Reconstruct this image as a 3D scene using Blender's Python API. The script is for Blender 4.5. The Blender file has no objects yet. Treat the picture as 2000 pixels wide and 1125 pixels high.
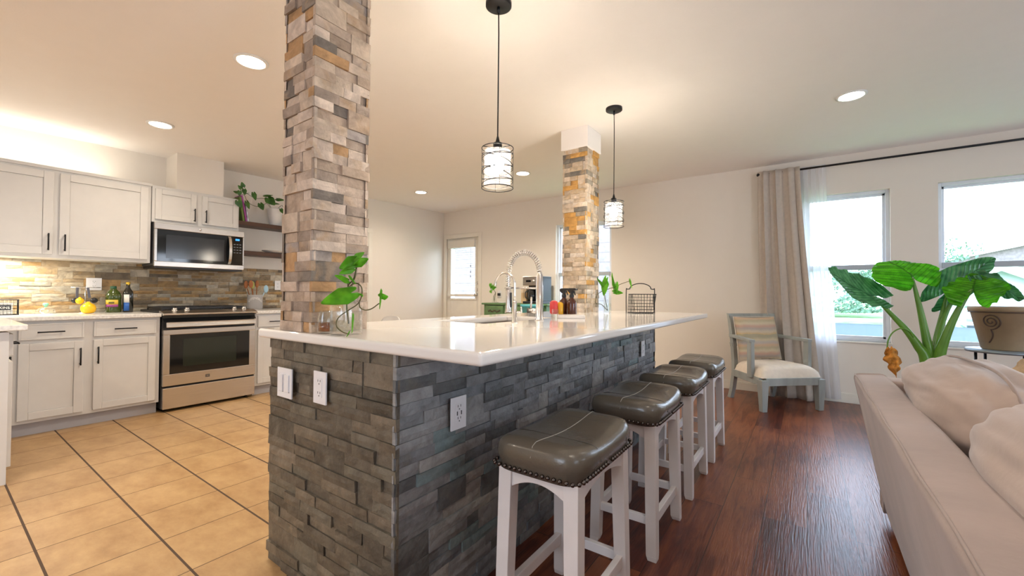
import bpy, bmesh, math, random
from mathutils import Vector, Matrix, noise
from math import sin, cos, pi, radians, sqrt
R = random.Random(7)
C = bpy.context.scene.collection
S = bpy.context.scene

# ------------------------------------------------------------------ camera
cam_d = bpy.data.cameras.new('camera'); cam = bpy.data.objects.new('camera', cam_d); C.objects.link(cam)
cam_d.sensor_width = 36; cam_d.lens = 14.709; cam_d.clip_start = .02; cam_d.clip_end = 200
yaw, pitch, roll = radians(-35.148), radians(.840), radians(.3757)
fw = Vector((sin(yaw)*cos(pitch), cos(yaw)*cos(pitch), sin(pitch)))
rt = fw.cross(Vector((0, 0, 1))).normalized(); up = rt.cross(fw)
r2 = cos(roll)*rt + sin(roll)*up; u2 = -sin(roll)*rt + cos(roll)*up
M = Matrix((r2, u2, -fw)).transposed().to_4x4(); M.translation = (0, 0, 1.1)
cam.matrix_world = M
S.camera = cam

# ------------------------------------------------------------------ world + exposure
S.view_settings.view_transform = 'Standard'; S.view_settings.look = 'None'
S.view_settings.gamma = 1; S.view_settings.exposure = 1.6; S.view_settings.use_curve_mapping = False
w = bpy.data.worlds.new('sky'); S.world = w; w.use_nodes = True
nt = w.node_tree; bg = nt.nodes['Background']
tc = nt.nodes.new('ShaderNodeTexCoord'); sp = nt.nodes.new('ShaderNodeSeparateXYZ'); rp = nt.nodes.new('ShaderNodeValToRGB')
nt.links.new(tc.outputs['Generated'], sp.inputs[0]); nt.links.new(sp.outputs['Z'], rp.inputs[0]); nt.links.new(rp.outputs[0], bg.inputs[0])
rp.color_ramp.elements[0].position = 0.0; rp.color_ramp.elements[0].color = (.78, .87, 1, 1)
rp.color_ramp.elements[1].position = .6; rp.color_ramp.elements[1].color = (.60, .77, 1, 1)
bg.inputs[1].default_value = 3.2

def lamp(name, kind, loc, energy, color, size=.1, rot=(0, 0, 0), sizey=None, spot=None, blend=.6):
    l = bpy.data.lights.new(name, kind); l.energy = energy; l.color = color
    if kind == 'AREA':
        l.size = size
        if sizey: l.shape = 'RECTANGLE'; l.size_y = sizey
        else: l.shape = 'DISK'
    elif kind == 'SPOT':
        l.spot_size = spot; l.spot_blend = blend; l.shadow_soft_size = size
    else: l.shadow_soft_size = size
    o = bpy.data.objects.new(name, l); o.location = loc; o.rotation_euler = rot; C.objects.link(o); return o
def portal(loc, sx, sy, rot):
    o = lamp('window_portal', 'AREA', loc, 1, (1, 1, 1), sx, rot, sy); o.data.cycles.is_portal = True
WARM = (1, .87, .71)
def ZC(y): return 2.58 - .021*(5.55-y)

# ------------------------------------------------------------------ materials
MATS = {}
def mat(name, col, rough=.5, metal=0, noise_s=None, noise_a=.1, bump=0, bump_s=60, coat=0, sheen=0, stretch=None, spec=None, trans=0, emit=None, es=0):
    m = bpy.data.materials.new(name); m.use_nodes = True; n = m.node_tree; b = n.nodes['Principled BSDF']
    b.inputs['Base Color'].default_value = (*col, 1); b.inputs['Roughness'].default_value = rough; b.inputs['Metallic'].default_value = metal
    if coat: b.inputs['Coat Weight'].default_value = coat; b.inputs['Coat Roughness'].default_value = .08
    if sheen: b.inputs['Sheen Weight'].default_value = sheen
    if spec is not None: b.inputs['Specular IOR Level'].default_value = spec
    if trans: b.inputs['Transmission Weight'].default_value = trans
    if emit: b.inputs['Emission Color'].default_value = (*emit, 1); b.inputs['Emission Strength'].default_value = es
    t = n.nodes.new('ShaderNodeTexCoord'); mp = n.nodes.new('ShaderNodeMapping'); n.links.new(t.outputs['Object'], mp.inputs[0])
    if stretch: mp.inputs['Scale'].default_value = stretch
    if noise_s is None: noise_s, noise_a = 9, .025
    ns = n.nodes.new('ShaderNodeTexNoise'); ns.inputs['Scale'].default_value = noise_s; ns.inputs['Detail'].default_value = 5
    n.links.new(mp.outputs[0], ns.inputs[0])
    r = n.nodes.new('ShaderNodeValToRGB'); n.links.new(ns.outputs['Fac'], r.inputs[0])
    r.color_ramp.elements[0].position = .3; r.color_ramp.elements[1].position = .7
    r.color_ramp.elements[0].color = tuple(max(0, c*(1-noise_a)) for c in col)+(1,)
    r.color_ramp.elements[1].color = tuple(min(1, c*(1+noise_a)) for c in col)+(1,)
    n.links.new(r.outputs[0], b.inputs['Base Color'])
    if bump:
        n2 = n.nodes.new('ShaderNodeTexNoise'); n2.inputs['Scale'].default_value = bump_s; n2.inputs['Detail'].default_value = 4
        n.links.new(mp.outputs[0], n2.inputs[0])
        bp = n.nodes.new('ShaderNodeBump'); bp.inputs['Strength'].default_value = bump; bp.inputs['Distance'].default_value = .01
        n.links.new(n2.outputs['Fac'], bp.inputs['Height']); n.links.new(bp.outputs[0], b.inputs['Normal'])
    MATS[name] = m; return m

def stone_mat(name, cols, rough=.75, grain=14, bump=.5, tint=(.5, .5, .5)):
    m = bpy.data.materials.new(name); m.use_nodes = True; n = m.node_tree; b = n.nodes['Principled BSDF']; b.inputs['Roughness'].default_value = rough
    g = n.nodes.new('ShaderNodeNewGeometry'); r = n.nodes.new('ShaderNodeValToRGB'); r.color_ramp.interpolation = 'CONSTANT'
    el = r.color_ramp.elements
    while len(el) < len(cols): el.new(.5)
    tot = sum(c[0] for c in cols); a = 0
    for i, c in enumerate(cols):
        el[i].position = a/tot; el[i].color = (*c[1], 1); a += c[0]
    n.links.new(g.outputs['Random Per Island'], r.inputs[0])
    t = n.nodes.new('ShaderNodeTexCoord'); mp = n.nodes.new('ShaderNodeMapping'); n.links.new(t.outputs['Object'], mp.inputs[0])
    off = n.nodes.new('ShaderNodeMath'); off.operation = 'MULTIPLY'; off.inputs[1].default_value = 57
    n.links.new(g.outputs['Random Per Island'], off.inputs[0]); cb = n.nodes.new('ShaderNodeCombineXYZ')
    n.links.new(off.outputs[0], cb.inputs[0]); n.links.new(off.outputs[0], cb.inputs[2]); n.links.new(cb.outputs[0], mp.inputs['Location'])
    n1 = n.nodes.new('ShaderNodeTexNoise'); n1.inputs['Scale'].default_value = grain; n1.inputs['Detail'].default_value = 8; n1.inputs['Roughness'].default_value = .62; n1.inputs['Distortion'].default_value = .6
    n.links.new(mp.outputs[0], n1.inputs[0])
    r1 = n.nodes.new('ShaderNodeValToRGB'); n.links.new(n1.outputs['Fac'], r1.inputs[0])
    r1.color_ramp.elements[0].position = .28; r1.color_ramp.elements[0].color = (.55, .52, .5, 1)
    r1.color_ramp.elements[1].position = .68; r1.color_ramp.elements[1].color = (1.18, 1.15, 1.12, 1)
    mx = n.nodes.new('ShaderNodeMix'); mx.data_type = 'RGBA'; mx.blend_type = 'MULTIPLY'; mx.inputs[0].default_value = 1
    n.links.new(r.outputs[0], mx.inputs[6]); n.links.new(r1.outputs[0], mx.inputs[7])
    # rusty / mineral stains with their own shape
    n3 = n.nodes.new('ShaderNodeTexNoise'); n3.inputs['Scale'].default_value = 5.5; n3.inputs['Detail'].default_value = 4; n3.inputs['Distortion'].default_value = 1.5
    n.links.new(mp.outputs[0], n3.inputs[0]); r3 = n.nodes.new('ShaderNodeValToRGB'); n.links.new(n3.outputs['Fac'], r3.inputs[0])
    r3.color_ramp.elements[0].position = .56; r3.color_ramp.elements[0].color = (0, 0, 0, 1); r3.color_ramp.elements[1].position = .72; r3.color_ramp.elements[1].color = (.6, .6, .6, 1)
    m3 = n.nodes.new('ShaderNodeMix'); m3.data_type = 'RGBA'; n.links.new(r3.outputs[0], m3.inputs[0]); n.links.new(mx.outputs[2], m3.inputs[6]); m3.inputs[7].default_value = (*tint, 1)
    n.links.new(m3.outputs[2], b.inputs['Base Color'])
    n2 = n.nodes.new('ShaderNodeTexNoise'); n2.inputs['Scale'].default_value = 45; n2.inputs['Detail'].default_value = 8; n.links.new(mp.outputs[0], n2.inputs[0])
    bp = n.nodes.new('ShaderNodeBump'); bp.inputs['Strength'].default_value = bump; bp.inputs['Distance'].default_value = .012
    n.links.new(n2.outputs['Fac'], bp.inputs['Height']); n.links.new(bp.outputs[0], b.inputs['Normal'])
    return m

def glassy(name, col=(1, 1, 1), a=.8, rough=.02, gloss=(1, 1, 1)):
    m = bpy.data.materials.new(name); m.use_nodes = True; n = m.node_tree; n.nodes.clear()
    o = n.nodes.new('ShaderNodeOutputMaterial'); t = n.nodes.new('ShaderNodeBsdfTransparent'); g = n.nodes.new('ShaderNodeBsdfGlossy'); x = n.nodes.new('ShaderNodeMixShader')
    t.inputs[0].default_value = (*col, 1); g.inputs[0].default_value = (*gloss, 1); g.inputs['Roughness'].default_value = rough
    lw = n.nodes.new('ShaderNodeLayerWeight'); lw.inputs[0].default_value = .5
    f = n.nodes.new('ShaderNodeMath'); f.operation = 'POWER'; f.inputs[1].default_value = 4; n.links.new(lw.outputs['Facing'], f.inputs[0])
    mth = n.nodes.new('ShaderNodeMath'); mth.operation = 'MULTIPLY_ADD'; mth.inputs[1].default_value = .7; mth.inputs[2].default_value = 1-a; mth.use_clamp = True
    n.links.new(f.outputs[0], mth.inputs[0]); n.links.new(mth.outputs[0], x.inputs[0]); n.links.new(t.outputs[0], x.inputs[1]); n.links.new(g.outputs[0], x.inputs[2]); n.links.new(x.outputs[0], o.inputs[0])
    return m

def frosted():
    m = bpy.data.materials.new('pendant_seeded_glass'); m.use_nodes = True; n = m.node_tree; n.nodes.clear()
    o = n.nodes.new('ShaderNodeOutputMaterial'); t = n.nodes.new('ShaderNodeBsdfTransparent'); d = n.nodes.new('ShaderNodeBsdfTranslucent'); x = n.nodes.new('ShaderNodeMixShader'); g = n.nodes.new('ShaderNodeBsdfGlossy'); y = n.nodes.new('ShaderNodeMixShader')
    d.inputs[0].default_value = (.98, .97, .95, 1); g.inputs['Roughness'].default_value = .05; x.inputs[0].default_value = .075; y.inputs[0].default_value = .05
    n.links.new(t.outputs[0], x.inputs[1]); n.links.new(d.outputs[0], x.inputs[2]); n.links.new(x.outputs[0], y.inputs[1]); n.links.new(g.outputs[0], y.inputs[2]); n.links.new(y.outputs[0], o.inputs[0])
    return m

def leafmat(name, col, col2, rough=.35, tr=.5, veins=0):
    m = bpy.data.materials.new(name); m.use_nodes = True; n = m.node_tree; b = n.nodes['Principled BSDF']; b.inputs['Roughness'].default_value = rough
    t = n.nodes.new('ShaderNodeTexCoord'); ns = n.nodes.new('ShaderNodeTexNoise'); ns.inputs['Scale'].default_value = 18; n.links.new(t.outputs['Object'], ns.inputs[0])
    r = n.nodes.new('ShaderNodeValToRGB'); r.color_ramp.elements[0].position = .35; r.color_ramp.elements[1].position = .65
    r.color_ramp.elements[0].color = (*col, 1); r.color_ramp.elements[1].color = (*col2, 1); n.links.new(ns.outputs['Fac'], r.inputs[0]); n.links.new(r.outputs[0], b.inputs['Base Color'])
    if veins:
        at = n.nodes.new('ShaderNodeAttribute'); at.attribute_name = 'leaf_coord'; sx = n.nodes.new('ShaderNodeSeparateXYZ'); n.links.new(at.outputs['Vector'], sx.inputs[0])
        def MA(op, a, b_=None, c=None):
            q = n.nodes.new('ShaderNodeMath'); q.operation = op
            for i, v in enumerate((a, b_, c)):
                if v is None: continue
                if isinstance(v, (int, float)): q.inputs[i].default_value = v
                else: n.links.new(v, q.inputs[i])
            return q.outputs[0]
        ab = MA('ABSOLUTE', sx.outputs[0]); ph = MA('MULTIPLY', MA('SUBTRACT', sx.outputs[1], MA('MULTIPLY', ab, .55)), veins); fr = MA('FRACT', ph)
        tri = MA('ABSOLUTE', MA('SUBTRACT', fr, .5)); ln = MA('GREATER_THAN', tri, .43); mid = MA('LESS_THAN', ab, .03); vn = MA('MAXIMUM', ln, mid)
        mv = n.nodes.new('ShaderNodeMix'); mv.data_type = 'RGBA'; n.links.new(MA('MULTIPLY', vn, .62), mv.inputs[0]); n.links.new(r.outputs[0], mv.inputs[6]); mv.inputs[7].default_value = (col[0]*.35, col[1]*.4, col[2]*.4, 1)
        class _R: outputs = [mv.outputs[2]]
        r = _R; n.links.new(mv.outputs[2], b.inputs['Base Color'])
        bp = n.nodes.new('ShaderNodeBump'); bp.inputs['Strength'].default_value = .6; bp.inputs['Distance'].default_value = .006; n.links.new(MA('COSINE', MA('MULTIPLY', ph, 6.2832)), bp.inputs['Height']); n.links.new(bp.outputs[0], b.inputs['Normal'])
    tb = n.nodes.new('ShaderNodeBsdfTranslucent'); hs = n.nodes.new('ShaderNodeHueSaturation'); hs.inputs['Value'].default_value = 1.8; n.links.new(r.outputs[0], hs.inputs['Color']); n.links.new(hs.outputs[0], tb.inputs[0])
    x = n.nodes.new('ShaderNodeMixShader'); x.inputs[0].default_value = tr
    n.links.new(b.outputs[0], x.inputs[1]); n.links.new(tb.outputs[0], x.inputs[2]); n.links.new(x.outputs[0], n.nodes['Material Output'].inputs[0])
    return m

def floor_tiles():
    m = bpy.data.materials.new('ceramic_floor_tile'); m.use_nodes = True; n = m.node_tree; b = n.nodes['Principled BSDF']
    t = n.nodes.new('ShaderNodeTexCoord'); s = n.nodes.new('ShaderNodeSeparateXYZ'); n.links.new(t.outputs['Object'], s.inputs[0])
    def MA(op, a, bb=None, c=None):
        q = n.nodes.new('ShaderNodeMath'); q.operation = op
        for i, v in enumerate((a, bb, c)):
            if v is None: continue
            if isinstance(v, (int, float)): q.inputs[i].default_value = v
            else: n.links.new(v, q.inputs[i])
        return q.outputs[0]
    PX_, PY_ = .3405, .3375
    ux = MA('DIVIDE', MA('SUBTRACT', s.outputs[0], -3.697-20*PX_), PX_); uy = MA('DIVIDE', MA('SUBTRACT', s.outputs[1], .3036-20*PY_), PY_)
    fx = MA('FRACT', ux); fy = MA('FRACT', uy)
    dx = MA('MULTIPLY', MA('MINIMUM', fx, MA('SUBTRACT', 1.0, fx)), PX_); dy = MA('MULTIPLY', MA('MINIMUM', fy, MA('SUBTRACT', 1.0, fy)), PY_)
    g = MA('MAXIMUM', MA('LESS_THAN', dx, .0022), MA('LESS_THAN', dy, .0045))
    cb = n.nodes.new('ShaderNodeCombineXYZ'); n.links.new(MA('FLOOR', ux), cb.inputs[0]); n.links.new(MA('FLOOR', uy), cb.inputs[1])
    wn = n.nodes.new('ShaderNodeTexWhiteNoise'); n.links.new(cb.outputs[0], wn.inputs[0])
    mp = n.nodes.new('ShaderNodeMapping'); n.links.new(t.outputs['Object'], mp.inputs[0]); mp.inputs['Scale'].default_value = (1, 1.6, 1); n.links.new(wn.outputs['Color'], mp.inputs['Location'])
    ns = n.nodes.new('ShaderNodeTexNoise'); ns.inputs['Scale'].default_value = 5; ns.inputs['Detail'].default_value = 8; ns.inputs['Roughness'].default_value = .7; n.links.new(mp.outputs[0], ns.inputs[0])
    r = n.nodes.new('ShaderNodeValToRGB'); n.links.new(ns.outputs['Fac'], r.inputs[0]); e = r.color_ramp.elements
    e[0].position = .3; e[0].color = (.34, .195, .083, 1); e[1].position = .72; e[1].color = (.54, .355, .17, 1)
    x = n.nodes.new('ShaderNodeMix'); x.data_type = 'RGBA'; n.links.new(g, x.inputs[0]); n.links.new(r.outputs[0], x.inputs[6]); x.inputs[7].default_value = (.07, .042, .025, 1)
    n.links.new(x.outputs[2], b.inputs['Base Color'])
    rr = MA('MULTIPLY_ADD', g, .5, .36); n.links.new(rr, b.inputs['Roughness'])
    bp = n.nodes.new('ShaderNodeBump'); bp.inputs['Strength'].default_value = .25; bp.inputs['Distance'].default_value = .004
    h = MA('MULTIPLY_ADD', ns.outputs['Fac'], .4, MA('MULTIPLY', g, -1.0)); n.links.new(h, bp.inputs['Height']); n.links.new(bp.outputs[0], b.inputs['Normal'])
    return m

def wood_floor():
    m = bpy.data.materials.new('dark_wood_plank'); m.use_nodes = True; n = m.node_tree; b = n.nodes['Principled BSDF']
    t = n.nodes.new('ShaderNodeTexCoord'); mp = n.nodes.new('ShaderNodeMapping'); n.links.new(t.outputs['Object'], mp.inputs[0]); mp.inputs['Rotation'].default_value = (0, 0, pi/2)
    br = n.nodes.new('ShaderNodeTexBrick'); n.links.new(mp.outputs[0], br.inputs[0]); br.inputs['Scale'].default_value = 1; br.inputs['Brick Width'].default_value = 1.22; br.inputs['Row Height'].default_value = .18
    br.inputs['Mortar Size'].default_value = .0016; br.offset = .37; br.inputs['Color1'].default_value = (0, 0, 0, 1); br.inputs['Color2'].default_value = (1, 1, 1, 1); br.inputs['Mortar'].default_value = (.5, .5, .5, 1); br.inputs['Bias'].default_value = 0
    m2 = n.nodes.new('ShaderNodeMapping'); m2.inputs['Scale'].default_value = (9, .9, 1); n.links.new(t.outputs['Object'], m2.inputs[0]); n.links.new(br.outputs['Color'], m2.inputs['Location'])
    ns = n.nodes.new('ShaderNodeTexNoise'); ns.inputs['Scale'].default_value = 2.6; ns.inputs['Detail'].default_value = 9; ns.inputs['Roughness'].default_value = .68; ns.inputs['Distortion'].default_value = .8; n.links.new(m2.outputs[0], ns.inputs[0])
    n4 = n.nodes.new('ShaderNodeTexNoise'); n4.inputs['Scale'].default_value = 2.4; n4.inputs['Detail'].default_value = 3; n.links.new(t.outputs['Object'], n4.inputs[0])
    a = n.nodes.new('ShaderNodeMath'); a.operation = 'MULTIPLY_ADD'; n.links.new(br.outputs['Color'], a.inputs[0]); a.inputs[1].default_value = .20; n.links.new(ns.outputs['Fac'], a.inputs[2])
    a2 = n.nodes.new('ShaderNodeMath'); a2.operation = 'MULTIPLY_ADD'; n.links.new(n4.outputs['Fac'], a2.inputs[0]); a2.inputs[1].default_value = .5; n.links.new(a.outputs[0], a2.inputs[2])
    r = n.nodes.new('ShaderNodeValToRGB'); n.links.new(a2.outputs[0], r.inputs[0]); e = r.color_ramp.elements
    e[0].position = .55; e[0].color = (.030, .0065, .0045, 1); e[1].position = 1.05; e[1].color = (.25, .078, .030, 1); q = e.new(.78); q.color = (.115, .026, .0135, 1)
    x = n.nodes.new('ShaderNodeMix'); x.data_type = 'RGBA'; n.links.new(br.outputs['Fac'], x.inputs[0]); n.links.new(r.outputs[0], x.inputs[6]); x.inputs[7].default_value = (.02, .008, .006, 1)
    n.links.new(x.outputs[2], b.inputs['Base Color']); b.inputs['Roughness'].default_value = .3
    m5 = n.nodes.new('ShaderNodeMapping'); m5.inputs['Scale'].default_value = (60, 3, 1); n.links.new(t.outputs['Object'], m5.inputs[0])
    n5 = n.nodes.new('ShaderNodeTexNoise'); n5.inputs['Scale'].default_value = 2.5; n5.inputs['Detail'].default_value = 4; n.links.new(m5.outputs[0], n5.inputs[0])
    bp = n.nodes.new('ShaderNodeBump'); bp.inputs['Strength'].default_value = .35; bp.inputs['Distance'].default_value = .004; n.links.new(n5.outputs['Fac'], bp.inputs['Height']); n.links.new(bp.outputs[0], b.inputs['Normal'])
    return m

def striped(name, cols, axis='Z', scale=1, rough=.85):
    m = bpy.data.materials.new(name); m.use_nodes = True; n = m.node_tree; b = n.nodes['Principled BSDF']; b.inputs['Roughness'].default_value = rough
    t = n.nodes.new('ShaderNodeTexCoord'); s = n.nodes.new('ShaderNodeSeparateXYZ'); n.links.new(t.outputs['Object'], s.inputs[0])
    ns = n.nodes.new('ShaderNodeTexNoise'); ns.inputs['Scale'].default_value = 10; n.links.new(t.outputs['Object'], ns.inputs[0])
    a = n.nodes.new('ShaderNodeMath'); a.operation = 'MULTIPLY_ADD'; n.links.new(s.outputs[axis], a.inputs[0]); a.inputs[1].default_value = scale
    k = n.nodes.new('ShaderNodeMath'); k.operation = 'MULTIPLY'; k.inputs[1].default_value = .12; n.links.new(ns.outputs['Fac'], k.inputs[0]); n.links.new(k.outputs[0], a.inputs[2])
    f = n.nodes.new('ShaderNodeMath'); f.operation = 'FRACT'; n.links.new(a.outputs[0], f.inputs[0])
    r = n.nodes.new('ShaderNodeValToRGB'); n.links.new(f.outputs[0], r.inputs[0]); el = r.color_ramp.elements
    while len(el) < len(cols): el.new(.5)
    for i, c in enumerate(cols): el[i].position = i/len(cols); el[i].color = (*c, 1)
    n.links.new(r.outputs[0], b.inputs['Base Color'])
    return m

def sheer_mat():
    m = bpy.data.materials.new('sheer_voile'); m.use_nodes = True; n = m.node_tree; n.nodes.clear()
    o = n.nodes.new('ShaderNodeOutputMaterial'); t = n.nodes.new('ShaderNodeBsdfTransparent'); d = n.nodes.new('ShaderNodeBsdfDiffuse'); tl = n.nodes.new('ShaderNodeBsdfTranslucent')
    d.inputs[0].default_value = (.92, .91, .92, 1); tl.inputs[0].default_value = (.93, .93, .96, 1)
    a = n.nodes.new('ShaderNodeMixShader'); a.inputs[0].default_value = .5; n.links.new(d.outputs[0], a.inputs[1]); n.links.new(tl.outputs[0], a.inputs[2])
    x = n.nodes.new('ShaderNodeMixShader'); x.inputs[0].default_value = .70; n.links.new(t.outputs[0], x.inputs[1]); n.links.new(a.outputs[0], x.inputs[2]); n.links.new(x.outputs[0], o.inputs[0])
    return m

W_ = mat('wall_paint', (.80, .745, .67), .85, noise_s=9, noise_a=.006, bump=.05, bump_s=160)
CEIL = mat('ceiling_paint', (.90, .855, .815), .9, noise_s=9, noise_a=.006, bump=.06, bump_s=120)
TRIM = mat('trim_paint', (.80, .76, .68), .45)
WHITE = mat('white_paint', (.82, .80, .77), .35)
CAB = mat('cabinet_white', (.66, .645, .62), .38)
TOEK = mat('toe_kick_grey', (.42, .41, .43), .6)
BLACKM = mat('black_metal', (.02, .02, .022), .4, .6)
BLK = mat('black_plastic', (.015, .015, .017), .35)
BGLASS = mat('black_glass', (.008, .009, .01), .06, spec=.6)
STEEL = mat('stainless_steel', (.62, .58, .54), .27, 1, noise_s=4, noise_a=.07, stretch=(1, 1, 60))
CHROME = mat('brushed_nickel', (.72, .69, .65), .2, 1)
QUARTZ = mat('white_quartz', (.80, .77, .73), .09, noise_s=3, noise_a=.02, coat=.3)
QUARTZK = mat('speckled_marble', (.76, .74, .70), .15, noise_s=60, noise_a=.16)
OUTM = mat('outlet_plastic', (.80, .79, .80), .35)
DARK = mat('dark_slot', (.03, .03, .03), .6)
LEATHER = mat('taupe_leather', (.115, .097, .073), .27, noise_s=5, noise_a=.10, bump=.10, bump_s=90, coat=.2)
STITCH = mat('pale_stitch', (.42, .40, .35), .7)
SEAM = mat('dark_seam', (.04, .036, .03), .6)
NAIL = mat('bronze_nailhead', (.13, .11, .10), .25, 1)
STOOLW = mat('stool_white_paint', (.82, .78, .76), .5, noise_s=6, noise_a=.06)
SUEDE = mat('beige_suede', (.37, .285, .245), .9, noise_s=5, noise_a=.13, bump=.10, bump_s=30, sheen=.35)
SUEDE2 = mat('beige_suede_cushion', (.42, .325, .27), .9, noise_s=4, noise_a=.10, bump=.12, bump_s=25, sheen=.4)
KNIT = mat('tan_knit', (.46, .33, .20), .95, noise_s=30, noise_a=.2, bump=.6, bump_s=70)
GREYW = mat('distressed_grey_wood', (.34, .36, .34), .6, noise_s=12, noise_a=.15, stretch=(1, 1, .3))
SEATF = mat('cream_seat_linen', (.78, .68, .57), .9, noise_s=30, noise_a=.05)
CURT = mat('beige_curtain', (.52, .45, .385), .9, noise_s=30, noise_a=.05)
SHEER = sheer_mat()
WFRAME = mat('window_vinyl', (.78, .82, .88), .35)
WRAIL = mat('window_rail_grey', (.42, .47, .52), .4)
PANE = glassy('window_glass', (.97, .98, 1), .985)
GLASS = glassy('clear_glass', (.975, .985, .98), .965)
AMBER = mat('amber_glass', (.075, .018, .008), .08, coat=.4)
WATER = glassy('water', (.95, .97, .94), .98)
AMBLIQ = glassy('amber_liquid', (.75, .42, .15), .9)
TERRA = mat('glazed_tan_pottery', (.36, .255, .15), .5, noise_s=4, noise_a=.22, bump=.2, bump_s=20)
TERRAD = mat('brown_glaze_line', (.075, .042, .028), .45)
STANDM = mat('blue_grey_metal', (.25, .29, .32), .4, .5)
GREENC = mat('distressed_green_paint', (.11, .20, .085), .6, noise_s=8, noise_a=.25)
GREEND = mat('carved_brown_wear', (.075, .065, .035), .7)
WOODD = mat('dark_walnut_shelf', (.075, .032, .016), .5, noise_s=6, noise_a=.4, stretch=(1, .2, 1), bump=.1, bump_s=20)
TEAL = mat('teal_plastic', (.10, .42, .48), .4)
YEL = mat('yellow_plastic', (.93, .52, .01), .3)
REDP = mat('coral_red_plastic', (.80, .07, .07), .35)
YELL = mat('yellow_liquid', (.80, .42, .02), .25)
TRAYM = mat('white_stone_tray', (.80, .74, .68), .35)
OLIVE = mat('olive_bottle_glass', (.045, .07, .008), .1, coat=.5)
DKBOT = mat('dark_bottle_glass', (.012, .012, .008), .1, coat=.5)
GRNCAP = mat('dark_green_cap', (.01, .07, .03), .4)
GOLD = mat('gold_cap', (.75, .52, .06), .3, .4)
PURP = mat('purple_print', (.30, .05, .22), .5)
YELP = mat('yellow_print', (.72, .46, .04), .5)
BLUEP = mat('blue_print', (.015, .11, .42), .45)
PAPER = mat('paper_white', (.82, .80, .74), .7)
CROCK = mat('grey_ceramic', (.40, .38, .37), .4)
SPOONW = mat('orange_brown_wood', (.36, .12, .03), .5, noise_s=15, noise_a=.25)
LIME = mat('lime_silicone', (.52, .58, .18), .5)
LBLUE = mat('light_blue_silicone', (.35, .55, .68), .5)
MINT = mat('mint_glass', (.25, .62, .42), .15)
BOOKG = mat('book_green', (.16, .24, .05), .6)
BOOKP = mat('book_purple', (.42, .09, .36), .6)
BOOKW = mat('book_mixed_white', (.55, .55, .62), .6, noise_s=25, noise_a=.5)
PORC = mat('white_ceramic', (.80, .78, .75), .3)
LEAF = leafmat('vine_leaf', (.10, .32, .02), (.20, .48, .04))
LEAFD = leafmat('dark_vine_leaf', (.03, .10, .015), (.07, .2, .03), .4, .2)
LEAFB = leafmat('alocasia_leaf', (.10, .38, .012), (.20, .56, .03), .32, .65, 8)
LEAFT = leafmat('alocasia_leaf_top_skylit', (.07, .24, .10), (.15, .40, .18), .18, .4, 9)  # leaf tops, bluish sky sheen mixed into the green
STEM = mat('vine_stem', (.10, .09, .03), .5)
STEMG = mat('alocasia_stalk', (.10, .24, .025), .35, noise_s=6, noise_a=.25)
WITHER = mat('withered_leaf', (.50, .20, .025), .8, noise_s=25, noise_a=.5, bump=.5, bump_s=60)
SOIL = mat('potting_soil', (.03, .02, .014), .95)
FROST = frosted()
BULB = mat('lit_bulb', (1, 1, 1), .5, emit=(1, .93, .82), es=14)
LEDD = mat('lit_downlight_lens', (1, 1, 1), .5, emit=(1, .90, .74), es=9)
LEDD2 = mat('lit_downlight_lens_white', (1, 1, 1), .5, emit=(1, .96, .92), es=9)
BLIND = mat('white_blind', (.78, .80, .82), .6)
GRASS = mat('lawn_grass', (.16, .30, .09), .9, noise_s=3, noise_a=.35)
FENCE = mat('grey_fence_boards', (.20, .24, .30), .8)
SIDING = mat('white_siding', (.62, .66, .72), .7)
ROOFT = mat('grey_shingles', (.20, .22, .27), .9, noise_s=20, noise_a=.2)
BRICKO = mat('pale_brick', (.24, .20, .20), .85, noise_s=8, noise_a=.2)
TREE = mat('outdoor_foliage', (.11, .20, .12), .9, noise_s=6, noise_a=.5)
TILE = floor_tiles(); WOODF = wood_floor()
LEDGER = stone_mat('quartzite_ledger', [(3, (.47, .365, .275)), (2.5, (.60, .49, .38)), (2, (.37, .295, .235)), (2.5, (.54, .435, .345)), (.7, (.21, .18, .15)), (1.3, (.50, .30, .14)), (2, (.67, .56, .46)), (1.4, (.39, .345, .315))], .72, 12, .5, (.46, .30, .16))
LEDGER2 = stone_mat('quartzite_ledger_pendant_lit', [(3, (.60, .50, .38)), (2.5, (.68, .58, .46)), (1.3, (.34, .30, .24)), (1.4, (.60, .34, .10)), (2, (.56, .46, .33)), (.6, (.20, .19, .17)), (2, (.70, .63, .54))], .72, 12, .5, (.60, .36, .13))  # pillar stone again, pendant light painted in as lighter, warmer colours
BSPL = stone_mat('backsplash_ledger', [(3, (.40, .31, .19)), (2, (.50, .43, .31)), (2, (.26, .20, .12)), (1.7, (.38, .24, .095)), (2, (.42, .39, .31)), (1, (.16, .125, .08)), (1, (.55, .50, .40))], .5, 16, .4, (.42, .26, .09))
SLATE = stone_mat('slate_ledger_warmlit', [(3, (.145, .122, .088)), (2, (.185, .155, .112)), (2, (.118, .102, .076)), (1.5, (.155, .140, .105)), (1, (.09, .078, .058)), (1, (.215, .182, .135))], .58, 13, .55, (.19, .165, .125))  # island slate, colours warmed for the kitchen light on the end
SLATE_DAYLIT = stone_mat('slate_ledger_daylit', [(3, (.245, .262, .275)), (2, (.31, .322, .325)), (2, (.185, .208, .228)), (1, (.21, .285, .295)), (1, (.13, .14, .142)), (1, (.36, .36, .345))], .55, 13, .55, (.17, .155, .125))  # same slate, blued and lightened in colour for window light on the long side

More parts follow.
